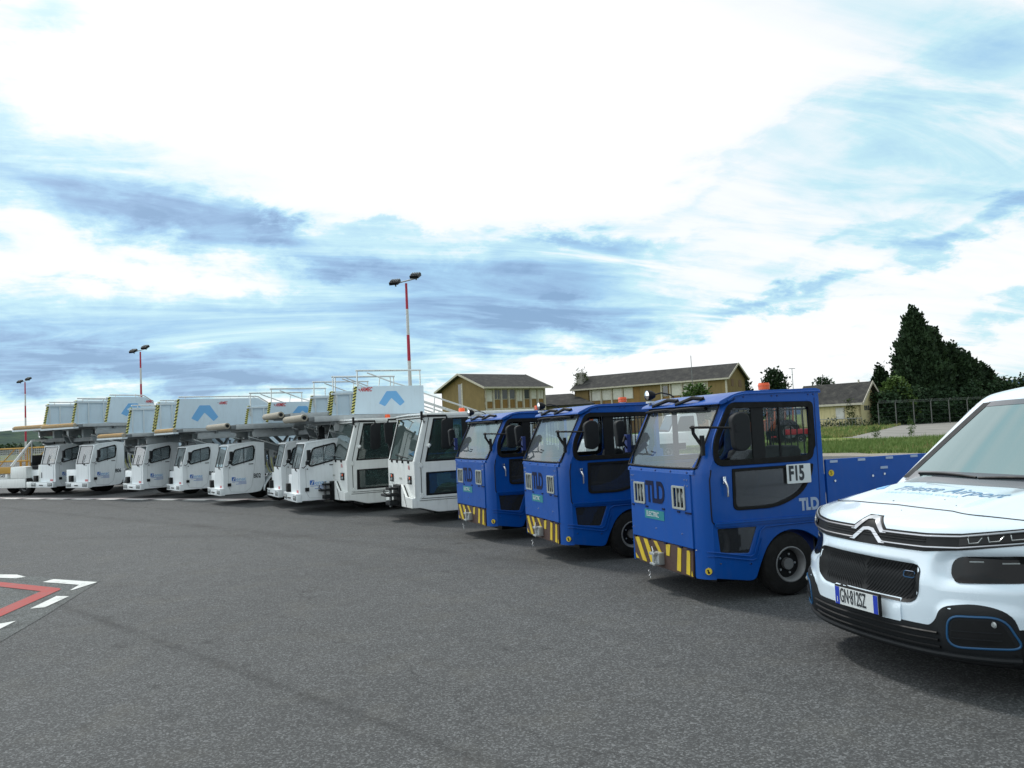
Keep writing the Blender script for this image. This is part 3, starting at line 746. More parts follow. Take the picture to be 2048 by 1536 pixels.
    for x in (1.95, 3.35):
        wheel(root, x, .03, .36, .26, .52); wheel(root, x, W - .03, .36, .26, .52, out=1)
    return root
W2 = make_white_tractor(); W1 = copy_tree(W2)
W2.location = tractor_origin(827.5, 1017.6, .28, 23, (0, 0)); W2.rotation_euler.z = R(23)
W1.location = tractor_origin(692.3, 1000.5, .295, 29, (0, 0)); W1.rotation_euler.z = R(29)
tag(W2, 'white tractor with tall glass cab and black tow hitch, standing next to the blue tractors', 'tow tractor', 'white cab tractors in the row')
tag(W1, 'white tractor with tall glass cab standing next to the passenger stairs trucks', 'tow tractor', 'white cab tractors in the row')
# ================================================================== passenger stairs trucks
def hazard_bar(root, x, y, z0, z1, lean=.09):
    """slim black and yellow post on the front edge of a platform side panel"""
    b = B(); n = 9; w_ = .048; h = (z1 - z0) / n
    b.prism([(x - .01, z0), (x + w_, z0), (x + w_ + lean, z1), (x - .01 + lean, z1)], 'y', y - .022, y + .022, 'yellow_pale')
    for k in range(n):
        za, zb = z0 + h * k + h * .1, z0 + h * k + h * .55
        f = lambda z: x + lean * (z - z0) / (z1 - z0)
        b.prism([(f(za) - .013, za), (f(za) + w_ + .003, za + h * .4), (f(zb) + w_ + .003, min(z1, zb + h * .4)), (f(zb) - .013, zb)], 'y', y - .026, y + .026, 'black')
    b.ob('hazard_stripe', root)

def arrow(b, x0, x1, z0, z1, y):
    m_ = [(0, .20), (.31, 1), (.69, 1), (1, .26), (.82, .0), (.49, .55), (.23, .0)]
    P = rr([(x0 + (x1 - x0) * u, z0 + (z1 - z0) * v) for u, v in m_], .02, 3)
    b.plate(P, [], side(y), 'mark_blue', .003)

def make_stairs(kind, xp, zd, zt, xe, xr, number, text_low=True):
    """kind 'H' tall rails, 'L' low rails; xp panel start, zd deck height, zt panel top, xe panel end, xr bumper roll"""
    root = empty('stairs_truck'); WD = 1.9; CW = .80
    # ---- cab
    b = B()
    SO = rr([(.07, .27), (.07, .965), (.205, 1.50), (.26, 1.535), (.88, 1.595), (1.14, 1.560), (1.14, .55), (1.03, .30), (.80, .27)], [.02, .0, .05, .08, .08, .03, .02, .06, .08], 4)
    UW = rr([(.255, 1.03), (.35, 1.405), (.845, 1.505), (.880, 1.46), (.865, 1.115), (.31, .995)], [.07, .07, .06, .05, .07, .06], 5)
    for y, mp in ((0, side(.015)), (CW, side(CW - .015))): b.plate(SO, [UW], mp, 'white', .03, .006)
    b.plate(rr(fr([(.10, .30), (.10, .955), (CW - .10, .955), (CW - .10, .30)]), .01, 2), [], front(.062), 'white', .02, .004)
    b.box(.066, .09, .004, CW - .004, .275, .965, 'white')
    for y0, y1 in ((.004, .055), (CW - .055, CW - .004)): b.prism([(.068, .96), (.14, .96), (.28, 1.53), (.205, 1.515)], 'y', y0, y1, 'white')
    b.prism([(.195, 1.495), (.20, 1.525), (.27, 1.550), (.88, 1.600), (1.14, 1.565), (1.14, 1.54), (.88, 1.57), (.27, 1.50)], 'y', -.004, CW + .004, 'white')
    b.box(1.10, 1.14, .01, CW - .01, .3, 1.56, 'white'); b.box(.1, 1.1, .02, CW - .02, .27, .33, 'black')
    b.ob('cab', root, smooth=35)
    b = B(); b.tube([(.175, -.004, 1.40), (.23, -.006, 1.505), (.30, -.006, 1.53), (.88, -.006, 1.590)], .008, 'white', 6)
    b.tube([(.195, -.003, .97), (.20, -.003, .45), (.26, -.003, .33), (.62, -.003, .30), (.78, -.003, .42), (.84, -.003, .75), (.90, -.003, 1.1), (.90, -.003, 1.5)], .0035, 'galv', 5)
    b.ob('door_seam', root)
    b = B(); b.grid([[(.075 + (z - .97) * .25, y, z) for y in (.05, CW / 2, CW - .05)] for z in (.97, 1.5)], 'glass_cab'); ws = b.ob('windscreen', root)
    b = B()
    for y in (.055, CW - .055): b.tube([(.068, y, .97), (.198, y, 1.5)], .009, 'black', 5)
    b.tube([(.066, .05, .972), (.066, CW - .05, .972)], .011, 'black', 5); b.tube([(.20, .05, 1.495), (.20, CW - .05, 1.495)], .010, 'black', 5); b.ob('seal', ws)
    b = B(); b.tube([(.055, .30, .93), (.05, .36, .955), (.062, .42, 1.0), (.12, .40, 1.25)], .009, 'black', 5); b.cyl((.05, .28, .92), (.05, .28, .96), .02, 'black', 8); b.ob('wiper', root)
    b = B(); b.plate(UW, [inset(UW, .028)], side(-.003), 'rubber', .016, .003); b.box(.595, .605, -.002, .01, 1.02, 1.47, 'black'); b.ob('window_frame', root)
    b = B(); b.plate(inset(UW, .02), [], side(.01), 'glass_cab', .004); b.ob('window', root)
    b = B(); b.plate(inset(UW, .02), [], side(CW - .01), 'glass_cab', .004); b.ob('window', root)
    b = B(); b.box(.62, .95, .15, .62, .55, .72, 'seat'); b.prism([(.86, .7), (.98, .7), (1.06, 1.25), (.98, 1.28), (.90, 1.1)], 'y', .17, .6, 'seat'); b.ob('seat', root, bev=.03)
    b = B(); b.box(.10, .32, .08, CW - .08, .40, .95, 'interior'); c0 = Vector((.44, .4, 1.02)); u1 = Vector((.85, 0, .53)) * .15; v1 = Vector((0, 1, 0)) * .15
    b.tube([c0 + u1 * math.cos(2 * math.pi * j / 16) + v1 * math.sin(2 * math.pi * j / 16) for j in range(16)], .012, 'black', 5, close=True); b.tube([c0, (.3, .4, .85)], .02, 'black', 5); b.ob('dashboard', root)
    b = B(); b.box(.72, .84, -.012, .0, 1.008, 1.028, 'black'); b.ob('door_handle', root, bev=.003)
    b = B(); b.box(.17, .255, -.035, -.005, .475, .555, 'black'); b.ob('side_lamp', root, bev=.006)
    # bumper
    b = B(); b.box(-.02, .10, .0, 1.22, .25, .405, 'white'); b.box(-.03, .12, -.002, 1.24, .405, .425, 'white'); bu = b.ob('bumper', root, bev=.006)
    for y in (.16, 1.06):
        b = B(); b.box(-.032, -.018, y - .12, y + .12, .285, .385, 'galv_dark')
        for dy in (-.06, .05): b.lathe([(.001, -.012), (.03, -.010), (.038, 0)], (-.032, y + dy, .335), 'x', 'lens', 12)
        b.ob('headlight', bu)
    b = B(); b.tube([(-.02, .54, .32), (-.06, .56, .325), (-.075, .61, .33), (-.06, .66, .325), (-.02, .68, .32)], .014, 'black', 6); b.ob('tow_ring', bu)
    b = B(); b.box(-.01, .08, .93, 1.08, .43, .62, 'black'); b.ob('lamp_box', root, bev=.012)
    b = B(); b.box(.15, 1.1, CW + .02, 1.5, .27, .80, 'white'); b.ob('battery_box', root, bev=.02)
    # marks
    b = B(); b.box(.28, .375, -.0045, .0, .605, .705, 'mark_blue2')
    b.prism([(.30, .615), (.345, .695), (.365, .695), (.325, .615)], 'y', -.0065, -.0045, 'plate_white')
    b.text('enac', .135, lambda c: (.388 + c.x, -.0035 - c.z, .645 + c.y), 'mark_blue', .002, xs=1.05)
    for z, x0, x1 in ((.575, .29, .65), (.545, .45, .65), (.515, .38, .65)): b.box(x0, x1, -.004, -.0, z, z + .010, 'mark_blue2')
    b.ob('logo', root)
    b = B(); b.text(number, .155, lambda c: (.835 + c.x, -.0035 - c.z, .700 + c.y), 'text_dark', .002, xs=.80, bold=.004); b.ob('number', root)
    b = B(); b.text('IVECO' if False else '115', .05, lambda c: (.050 - c.z, .24 - c.x, .915 + c.y), 'text_dark', .002); b.ob('number', root)
    b = B(); b.box(.048, .052, .10, .26, .44, .50, 'red_faded'); b.ob('sticker', root)
    # mirrors
    b = B(); b.box(.19, .27, -.22, -.15, 1.14, 1.37, 'plastic'); b.box(.16, .23, -.20, -.14, 1.05, 1.13, 'plastic'); mi = b.ob('mirror', root, bev=.012)
    b = B(); b.tube([(.12, .0, 1.0), (.12, -.13, .985), (.17, -.16, 1.03), (.20, -.165, 1.2)], .009, 'black', 6); b.cyl((.23, -.01, .955), (.23, -.03, .955), .014, 'black', 8); b.ob('mirror_arm', mi)
    b = B(); b.lathe([(.045, 0), (.05, .05), (.03, .08), (.001, .085)], (.62, CW * .5, 1.585), 'z', 'black', 14); b.cyl((.45, CW - .1, 1.57), (.45, CW - .1, 1.66), .018, 'black', 8); b.ob('beacon', root)
    # ---- chassis
    b = B()
    b.box(.30, 7.6, .75, .87, .45, .62, 'white'); b.box(.30, 7.6, 1.35, 1.47, .45, .62, 'white')
    for x in (1.3, 2.6, 4.0, 5.4, 7.4): b.box(x, x + .1, .25, 1.9, .46, .58, 'galv_dark')
    b.box(2.3, 3.7, .15, .72, .32, .78, 'white'); b.box(4.0, 4.9, .15, .72, .32, .70, 'white'); b.box(2.3, 4.9, 1.5, 2.0, .32, .72, 'white')
    b.ob('chassis', root, bev=.01)
    # engine bay clutter behind the cab
    b = B()
    b.box(1.20, 1.75, .25, .70, .74, 1.05, 'white'); b.box(1.3, 1.42, .1, .2, .9, 1.35, 'galv')
    for k in range(6):
        x0 = 1.20 + .07 * k; b.tube([(x0, .12, 1.30 - .03 * k), (x0 + .02, .08, .95), (x0 + .09, .10, .80 - .02 * k), (x0 + .2, .2, .74)], .012, 'black' if k % 2 else 'yellow_pale', 6)
    b.box(1.18, 1.22, .08, .5, .95, 1.4, 'galv_dark')
    b.ob('hydraulics', root)
    b = B()
    P = [(1.10, .33), (1.16, .50), (1.28, .66), (1.42, .735), (1.66, .745), (1.82, .69), (1.93, .56), (1.98, .40)]
    rows = [[(x, y, z) for x, z in P] for y in (.0, .32)]; b.grid(rows, 'white')
    rows = [[(x * .97 + .045, y, z * .95) for x, z in P] for y in (.0, .32)]; b.grid(rows, 'black')
    b.prism(P + [(x * .97 + .045, z * .95) for x, z in P[::-1]], 'y', -.01, .004, 'white')
    b.ob('fender', root)
    for x in (1.54, 5.9): wheel(root, x, .02, .36, .24, .5); wheel(root, x, 1.98, .36, .24, .5, out=1)
    # ---- platform
    b = B(); bt = .13 if kind == 'H' else .10
    b.box(xr + .22, xe + .02, .02, WD - .02, zd - bt, zd - .005, 'galv_dark')
    b.box(xr + .22, xe + .06, -.012, .02, zd - bt, zd, 'galv'); b.box(xr + .22, xe + .06, WD - .02, WD + .012, zd - bt, zd, 'galv')
    b.box(xr + .10, xr + .24, .0, WD, zd - .11, zd - .02, 'galv_dark')
    for x in (xr + .6, xr + 1.2, xr + 1.8, xr + 2.4): b.box(x, x + .08, .03, WD - .03, zd - bt - .06, zd - bt, 'galv_dark')
    b.box(xr + .7, xr + 2.2, .12, .20, zd - bt - .22, zd - bt, 'galv'); b.box(xr + .7, xr + 2.2, WD - .20, WD - .12, zd - bt - .22, zd - bt, 'galv')
    de = b.ob('platform', root, bev=.004)
    b = B()
    if kind == 'H':
        b.lathe([(.045, -.0), (.075, -.0), (.078, .04), (.078, WD - .05), (.07, WD)], (xr, -.02, zd - .03), 'y', 'cream_roll', 20)
        b.lathe([(.001, -.001), (.045, -.001), (.045, .02)], (xr, -.022, zd - .03), 'y', 'black', 16)
    else:
        b.lathe([(.05, .0), (.058, .02), (.058, WD - .03), (.05, WD)], (xr, -.01, zd - .04), 'y', 'cream_roll', 14)
        n = 24
        for k in range(n): b.lathe([(.063, 0), (.066, .012), (.066, .03), (.063, .042)], (xr, .03 + k * (WD - .1) / n, zd - .035), 'y', 'orange_roll', 12)
        b.box(xr - .05, xr + .10, .0, WD, zd - .14, zd - .09, 'panel_in')
    b.ob('bumper_roll', de)
    lean = .09 if kind == 'H' else .14
    # side panels
    for y, yo in ((0.0, -.0), (WD, 0)):
        b = B()
        if kind == 'H': P = [(xp, zd + .01), (xp + lean, zt), (xe, zt), (xe, zd - .02)]
        else: P = [(xp, zd + .01), (xp + lean, zt), (xe - .32, zt), (xe, zt - .18), (xe, zd - .02)]
        b.prism(P, 'y', y - .018, y + .018, 'panel')
        # ribs and recess on the inner face
        s_ = 1 if y == 0 else -1
        for x in (xp + .16, xp + .50, xp + 1.0, xp + 1.5):
            if x < xe - .1: b.box(x, x + .04, min(y + s_ * .018, y + s_ * .06), max(y + s_ * .018, y + s_ * .06), zd + .03, zt - .05, 'panel_in')
        b.box(xp + .05, xe - .03 if kind == 'H' else xe - .35, min(y + s_ * .018, y + s_ * .07), max(y + s_ * .018, y + s_ * .07), zt - .08, zt - .03, 'panel_in')
        b.box(xp + .05, xe - .03, min(y + s_ * .018, y + s_ * .07), max(y + s_ * .018, y + s_ * .07), zd + .0, zd + .05, 'panel_in')
        for x in (xp + .60,): b.box(x, x + .30, min(y + s_ * .018, y + s_ * .022), max(y + s_ * .018, y + s_ * .022), zd + .10, zt - .12, 'panel')
        pa = b.ob('side_panel', root)
        b = B()
        if y == 0:
            if kind == 'H':
                arrow(b, 1.90, 2.52, zd + .17, zt - .12, y - .0195) if xp < 1.5 else None
                b.text('ARMEC', .125, lambda c: (1.475 + c.x, -.021 - c.z, zt - .075 + c.y), 'red', .002, xs=.66, shear=.28, bold=.004); b.box(1.42, 1.455, -.022, -.02, zt - .068, zt - .058, 'text_dark'); b.box(1.44, 1.462, -.022, -.02, zt - .098, zt - .068, 'red')
            else:
                q = xp + .50; arrow(b, q, q + .80, zd + .20, zt - .20, y - .0195)
                b.text('ARMEC', .115, lambda c: (q + .83 + c.x, -.021 - c.z, zt - .14 + c.y), 'red', .002, xs=.66, shear=.28, bold=.004); b.box(q + .785, q + .82, -.022, -.02, zt - .135, zt - .125, 'text_dark')
            b.ob('logo', pa)
        hazard_bar(root, xp - .005, y, zd + .03, zt - .0, lean)
    # rails
    for y in (.03, WD - .03):
        b = B()
        if kind == 'H':
            zr = zt + .36; xa, xb_ = xp + .16, xe - .06
            b.tube([(xa - .04, y, zr), (xb_ + .03, y, zr)], .020, 'alu', 8)
            b.tube([(xa, y, zr), (xa - .015, y, zt - .3)], .016, 'alu', 8); b.tube([(xb_, y, zr), (xb_, y, zt - .3)], .016, 'alu', 8)
            yy = y + (.10 if y < 1 else -.10)
            b.tube([(xp + .42, yy, zr - .04), (xp + 1.0, yy, zt + .10), (xe, yy, zt - .12)], .015, 'alu', 8)
            b.tube([(xp + .72, yy, zt + .20), (xp + .66, yy, zt - .2)], .012, 'alu', 8)
        else:
            b.tube([(xp + lean + .02, y, zt + .06), (xe - .40, y, zt + .06), (xe - .30, y, zt + .045), (xe + .02, y, zt - .15)], .020, 'alu', 8)
            for x in (xp + .35, xe - .6): b.tube([(x, y, zt + .05), (x, y, zt - .05)], .012, 'alu', 6)
            yy = y + (.10 if y < 1 else -.10)
            b.tube([(xe - .55, yy, zt + .10), (xe + .1, yy, zt - .22)], .014, 'alu', 6)
        b.ob('handrail', root)
    # ---- upper flight
    sl = -.34
    ux0, uz0, L = xe, zd, 3.7
    for y in (.05, WD - .05):
        b = B()
        b.prism([(ux0, uz0), (ux0 + L, uz0 + sl * L), (ux0 + L, uz0 + sl * L - .50), (ux0 + .1, uz0 - .52), (ux0, uz0 - .3)], 'y', y - .02, y + .02, 'panel'); pn = b.ob('stair_side', root)
        if y < 1 and text_low:
            a_ = math.atan(sl); ca, sa = math.cos(a_), math.sin(a_)
            b = B(); ox, oz = ux0 + .45, uz0 - .36
            b.text('Trieste Airport', .34, lambda c: (ox + c.x * ca - c.y * sa, y - .0225 - c.z, oz + c.x * sa + c.y * ca), 'text_navy', .002, shear=.2, xs=1.05)
            b.ob('lettering', pn)
        b = B()
        for dz in (.47, .28):
            b.tube([(ux0 - .02, y, uz0 + dz), (ux0 + L, y, uz0 + sl * L + dz)], .018, 'alu', 8)
        for k in range(5):
            x = ux0 + .25 + k * .85; b.tube([(x + .05, y, uz0 + sl * (x - ux0) + .46), (x, y, uz0 + sl * (x - ux0) - .02)], .014, 'alu', 6)
        b.ob('handrail', root)
    b = B()
    for k in range(13):
        x = ux0 + .12 + k * .28; z = uz0 + sl * (x - ux0); b.box(x, x + .26, .07, WD - .07, z - .03, z, 'galv')
    b.ob('step', root)
    # ---- lower flight running below the platform
    lx0, lz0, L2 = xr + .62, zd - .30, 4.6
    for y in (.30, WD - .30):
        b = B(); b.prism([(lx0, lz0), (lx0 + L2, lz0 + sl * L2), (lx0 + L2, lz0 + sl * L2 - .24), (lx0 + .12, lz0 - .27)], 'y', y - .025, y + .025, 'galv_dark')
        b.tube([(lx0, y - .03, lz0 - .02), (lx0 + L2, y - .03, lz0 + sl * L2 - .02)], .028, 'alu', 6); b.tube([(lx0 + .12, y - .03, lz0 - .27), (lx0 + L2, y - .03, lz0 + sl * L2 - .24)], .022, 'alu', 6)
        b.ob('stringer', root)
    b = B()
    for k in range(15):
        x = lx0 + .15 + k * .30; z = lz0 + sl * (x - lx0) - .05; b.box(x, x + .20, .34, WD - .34, z - .03, z, 'galv'); b.box(x, x + .02, .34, WD - .34, z - .12, z, 'galv_dark')
    b.ob('step', root)
    b = B()
    for y in (.55, WD - .55):
        b.tube([(xr + 1.2, y, zd - bt), (xr + 1.9, y, 1.25), (xr + 2.6, y, .62)], .045, 'galv_dark', 8); b.tube([(xr + 2.2, y, zd - bt), (xr + 1.5, y, .9), (xr + 1.45, y, .62)], .04, 'galv', 8)
        b.box(xr + .95, xr + 1.25, y - .05, y + .05, zd - bt - .35, zd - bt, 'panel_in')
        b.box(xr + 2.6, xr + 2.75, y - .06, y + .06, .6, zd - bt, 'galv_dark')
    b.ob('lift_frame', root)
    return root

STAIRS = [  # near bottom corner px, heading, scale, kind, xp, zd, zt, xe, xr, number, label
    ((107, 975), 60, 1.15, 'L', .80, 2.17, 2.92, 2.3, -.15, 'B07', 'white passenger stairs truck, leftmost of the stairs, beside the yellow baggage carts'),
    ((176.6, 976), 57, 1.13, 'L', .55, 2.17, 2.97, 2.17, -.36, 'B06', 'white passenger stairs truck numbered B06'),
    ((282, 980), 47.5, 1.06, 'L', .37, 1.89, 2.73, 2.1, -.45, 'B05', 'white passenger stairs truck between the B06 and B04 stairs'),
    ((361, 982), 40, 1.0, 'L', -.15, 2.06, 2.94, 2.73, -.12, 'B04', 'white passenger stairs truck numbered B04'),
    ((442, 992), 35, 1.0, 'H', 1.22, 2.06, 2.62, 2.95, .20, 'B02', 'white passenger stairs truck numbered B02, tall rails on its platform'),
    ((558, 995), 28.5, 1.0, 'H', 1.24, 2.24, 2.75, 2.95, .10, 'B03', 'white passenger stairs truck with tall rails, half hidden right beside the B02 one'),
    ((595, 1006.6), 28, 1.0, 'H', 1.27, 2.10, 2.735, 3.0, .20, 'B01', 'white passenger stairs truck with a big blue arrow panel, next to the white cab tractors'),
]
for (q, dg, sc, kind, xp, zd, zt, xe, xr, num, lab) in STAIRS:
    o = make_stairs(kind, xp, zd, zt, xe, xr, num if num in ('B06', 'B04', 'B02') else 'B', True)
    p = at(q[0], q[1], .235 if q[0] == 595 else .25 * sc)
    o.location = (p[0], p[1], 0); o.rotation_euler.z = R(dg); o.scale = (sc,) * 3
    tag(o, lab, 'stairs truck', 'passenger stairs trucks parked in a row')

# ================================================================== belt loader and baggage carts at the left edge
def make_belt_loader():
    root = empty('belt_loader')
    b = B(); b.box(-2.6, 1.0, 0, 1.6, .28, .62, 'white_w'); b.box(.25, 1.05, 0, .75, .62, 1.05, 'white_w'); b.box(-2.4, .1, .0, .6, .62, .80, 'white_w'); b.ob('body', root, bev=.03)
    b = B(); b.prism([(-2.6, .85), (.3, .85), (.3, 1.02), (-2.6, 1.02)], 'y', .02, .9, 'yellow_cart'); b.prism([(-2.6, .85), (.28, .85), (.28, 1.06), (-2.6, 1.06)], 'y', .0, .03, 'yellow_cart'); b.ob('conveyor', root, bev=.01)
    b = B(); b.text('AVIOGEI', .16, lambda c: (-.75 + c.x, -.006 - c.z, .74 + c.y), 'text_dark', .003, xs=1.2, shear=.2, bold=.003); b.ob('lettering', root)
    b = B(); b.tube([(.30, .02, 1.10), (1.35, .02, 1.98), (1.45, .5, 1.98)], .045, 'white_w', 8); b.tube([(1.35, .02, 1.98), (1.30, .02, 1.2)], .02, 'galv', 6); b.ob('handrail', root)
    b = B(); b.box(1.0, 1.35, .25, .75, .95, 1.08, 'seat'); b.box(.95, 1.05, .25, .75, 1.05, 1.45, 'seat'); b.ob('seat', root, bev=.03)
    b = B(); c0 = Vector((1.5, .5, 1.35)); b.tube([c0 + Vector((.12 * math.sin(a), .17 * math.cos(a), .12 * math.sin(a))) for a in np.linspace(0, 5.9, 14)], .016, 'black', 5, close=True); b.tube([c0, (1.7, .5, .9)], .03, 'black', 6); b.ob('steering_wheel', root)
    b = B(); b.box(1.65, 2.1, .0, 1.2, .28, 1.1, 'white_w'); b.box(1.05, 1.7, .0, 1.4, .28, .5, 'white_w'); b.ob('bonnet', root, bev=.03)
    b = B(); b.box(1.85, 1.98, -.04, .0, .62, .82, 'black'); b.box(1.35, 1.45, -.03, .0, .40, .50, 'black'); b.ob('side_lamp', root)
    b = B(); b.cyl((1.2, 1.2, 1.0), (1.2, 1.2, 2.15), .02, 'galv', 6); b.lathe([(.09, 0), (.09, .13), (.001, .14)], (1.2, 1.2, 2.15), 'z', 'orange', 14); b.ob('beacon', root)
    for x in (-1.4, .9): wheel(root, x, .05, .33, .22, .5); wheel(root, x, 1.55, .33, .22, .5, out=1)
    return root
BL = make_belt_loader(); p = at(48, 976, .28); BL.location = (p[0] - .9, p[1] + .35, 0); BL.rotation_euler.z = R(-20)
tag(BL, 'white conveyor belt loader with an open seat at the left edge of the row', 'belt loader')

def make_cart(L=3.2, D=1.5, Hh=1.75):
    root = empty('baggage_cart')
    b = B()
    for y in (0, D):
        b.tube([(0, y, .5), (0, y, Hh), (L, y, Hh), (L, y, .5)], .035, 'yellow_cart', 6); b.tube([(0, y, 1.12), (L, y, 1.12)], .028, 'yellow_cart', 6)
        b.tube([(L * .5, y, .5), (L * .5, y, Hh)], .025, 'yellow_cart', 6)
    for x in (0, L): b.tube([(x, 0, Hh), (x, D, Hh)], .03, 'yellow_cart', 6)
    b.tube([(.05, 0, .9), (.9, 0, Hh - .05)], .025, 'yellow_cart', 6)
    b.ob('frame', root)
    b = B()
    for k in range(1, int(L / .11)): b.tube([(k * .11, D, .6), (k * .11, D, Hh)], .010, 'galv', 4, caps=False)
    for k in range(1, 11): b.tube([(0, D, .6 + k * .105), (L, D, .6 + k * .105)], .010, 'galv', 4, caps=False)
    for k in range(1, int(L / .11)): b.tube([(k * .11, 0.0, 1.12), (k * .11, 0.0, Hh)], .009, 'galv', 4, caps=False)
    for k in range(1, 6): b.tube([(0, 0.0, 1.12 + k * .105), (L, 0.0, 1.12 + k * .105)], .009, 'galv', 4, caps=False)
    b.ob('wire_mesh', root)
    b = B(); b.box(-.05, L + .05, -.03, D + .03, .42, .60, 'yellow_cart'); b.ob('deck', root, bev=.02)
    for x in (.5, L - .5): wheel(root, x, .0, .20, .14, .5); wheel(root, x, D, .20, .14, .5, out=1)
    b = B(); b.tube([(L + .05, D / 2, .45), (L + .9, D / 2, .35)], .03, 'galv_dark', 6); b.ob('tow_bar', root)
    return root
CA = make_cart(); carts = [CA] + [copy_tree(CA) for _ in range(3)]
for c, (xx, yy, dz, lab) in zip(carts, ((2, 968, -8, 'yellow mesh baggage cart behind the belt loader, cut by the left edge'), (62, 967, -8, 'yellow mesh baggage cart between the belt loader and the leftmost stairs truck'),
                                    (128, 966, -8, 'yellow mesh baggage cart seen through the window of the leftmost stairs truck'), (215, 968, -8, 'yellow mesh baggage cart behind the B06 stairs truck'))):
    p = at(xx, yy, 0); c.location = (p[0] - 1.6, p[1], 0); c.rotation_euler.z = R(dz); tag(c, lab, 'baggage cart', 'yellow mesh baggage carts')

# ================================================================== floodlight poles
def make_pole(Hp=11.5):
    root = empty('floodlight_pole')
    b = B(); n = 7; bh = 1.72; z = Hp
    cols = ['pole_red', 'pole_white']; k = 0
    while z > 0:
        z0 = max(0, z - bh); r0, r1 = .15 - .007 * z0 * .9, .15 - .007 * z * .9
        b.tube([(0, 0, z0), (0, 0, z)], [r0, r1], cols[k % 2], 14); z = z0; k += 1
    b.lathe([(.25, 0), (.25, .03), (.001, .03)], (0, 0, 0), 'z', 'galv', 14)
    b.ob('mast', root)
    b = B(); b.tube([(-.85, 0, Hp + .02), (.85, 0, Hp + .30)], .045, 'galv', 8); b.ob('cross_arm', root)
    for s in (-1, 1):
        b = B(); z0 = Hp + .16 + s * .16
        c = Vector((s * .72, -.15, z0 + .08))
        def tf(x, y, z, c=c, s=s):
            a = R(25); return (c.x + x, c.y + y * math.cos(a) - z * math.sin(a), c.z + y * math.sin(a) + z * math.cos(a))
        vs = [tf(x, y, z) for x in (-.30, .30) for y in (-.34, .34) for z in (-.08, .12)]
        b.add(vs, [(0, 1, 3, 2), (4, 6, 7, 5), (0, 4, 5, 1), (2, 3, 7, 6), (0, 2, 6, 4), (1, 5, 7, 3)], 'black')
        b.tube([(s * .72, 0, z0 - .15), tuple(c)], .05, 'galv_dark', 8)
        for q in range(5):
            xx = -.24 + q * .12; vs = [tf(x, y, z) for x in (xx, xx + .02) for y in (-.25, .3) for z in (.12, .20)]
            b.add(vs, [(0, 1, 3, 2), (4, 6, 7, 5), (0, 4, 5, 1), (2, 3, 7, 6), (0, 2, 6, 4), (1, 5, 7, 3)], 'galv_dark')
        lo = b.ob('floodlight', root)
        b = B(); vs = [tf(x, y, z) for x in (-.25, .25) for y in (-.28, .28) for z in (-.095, -.081)]
        b.add(vs, [(0, 1, 3, 2), (4, 6, 7, 5), (0, 4, 5, 1), (2, 3, 7, 6), (0, 2, 6, 4), (1, 5, 7, 3)], 'lens'); b.ob('lens', lo)
    return root
PO = make_pole(); poles = [PO, copy_tree(PO), copy_tree(PO)]
for o, (x_, y_, Yd, lab) in zip(poles, ((812, 563, 52.2, 'tall red and white floodlight pole behind the nearest stairs trucks'), (280.5, 703, 84, 'red and white floodlight pole rising behind the B04 stairs, middle one of three'), (50, 764, 115, 'red and white floodlight pole at the left edge, farthest of three'))):
    p = atY(x_, y_, Yd); o.location = (p[0], p[1], p[2] - 11.6); tag(o, lab, 'floodlight pole', 'red and white floodlight poles'); o.rotation_euler.z = R(-12)
    o.location.z = 0
# ================================================================== white van (front half modelled in full detail)
def smax(a, b, k):
    h = np.maximum(k - np.abs(a - b), 0) / k
    return np.maximum(a, b) + h * h * h * k / 6
def smin(a, b, k): return -smax(-a, -b, k)
ZS = np.array([.10, .18, .26, .36, .50, .66, .74, .85, .95, 1.02, 1.2])
XS = np.array([.10, .00, -.04, -.06, -.06, -.045, -.015, .015, .045, .09, .30])
_zz = np.linspace(.05, 1.25, 241); _xx = np.interp(_zz, ZS, XS)
for _ in range(3): _xx = np.convolve(np.pad(_xx, 4, mode='edge'), np.ones(9) / 9, 'valid')
def rbox(y, z, cy, cz, hy, hz, r):
    qy = np.abs(y - cy) - hy + r; qz = np.abs(z - cz) - hz + r
    return np.hypot(np.maximum(qy, 0), np.maximum(qz, 0)) + np.minimum(np.maximum(qy, qz), 0) - r
def xfront(y, z):
    x = np.interp(z, _zz, _xx) + .17 * y ** 2 + .34 * np.abs(y) ** 4
    a = np.abs(y)
    d = rbox(a, z, .70, .735, .235, .112, .10)                 # headlamp pocket
    x = x + .050 * np.clip(-d / .05, 0, 1) ** 1.5 * np.clip((1.02 - a) / .2, 0, 1)
    d = rbox(y, z, .03, .63, .43, .118, .06)                   # grille opening
    x = x + .030 * np.clip(-d / .03, 0, 1)
    d = rbox(a, z, .70, .40, .185, .150, .08)                  # fog lamp surround stands proud
    x = x - .020 * np.clip(-d / .03, 0, 1)
    return x
def zhood(x, y):
    a = np.abs(y)
    return np.interp(x, [-.1, 0, .1, .3, .6, .95, 1.3], [.90, .93, .985, 1.045, 1.10, 1.145, 1.18]) - .05 * (a / .8) ** 2 - .03 * (a / .8) ** 4 + .018 * np.exp(-((a - .52) / .10) ** 2) * np.clip((x - .1) / .3, 0, 1)
def wside(z, x): return .893 - .10 * np.clip(z - .95, 0, 1) ** 1.3 * .9 - .05 * np.clip(.40 - z, 0, 1) + .012 * np.exp(-((z - .62) / .1) ** 2)
def zroof(x, y): return 1.80 + .04 * np.clip((x - 1.8) / 1.2, 0, 1) - .02 * np.clip((x - 3.2), 0, 2) ** 2 - .05 * (y / .7) ** 2
def fws(x, y, z):   # windscreen plane, curved
    xs_ = .93 + .14 * (y / .7) ** 2 + (z - 1.13) * 1.40 + .10 * np.clip(z - 1.45, 0, 1) ** 2
    return (xs_ - x) * .58
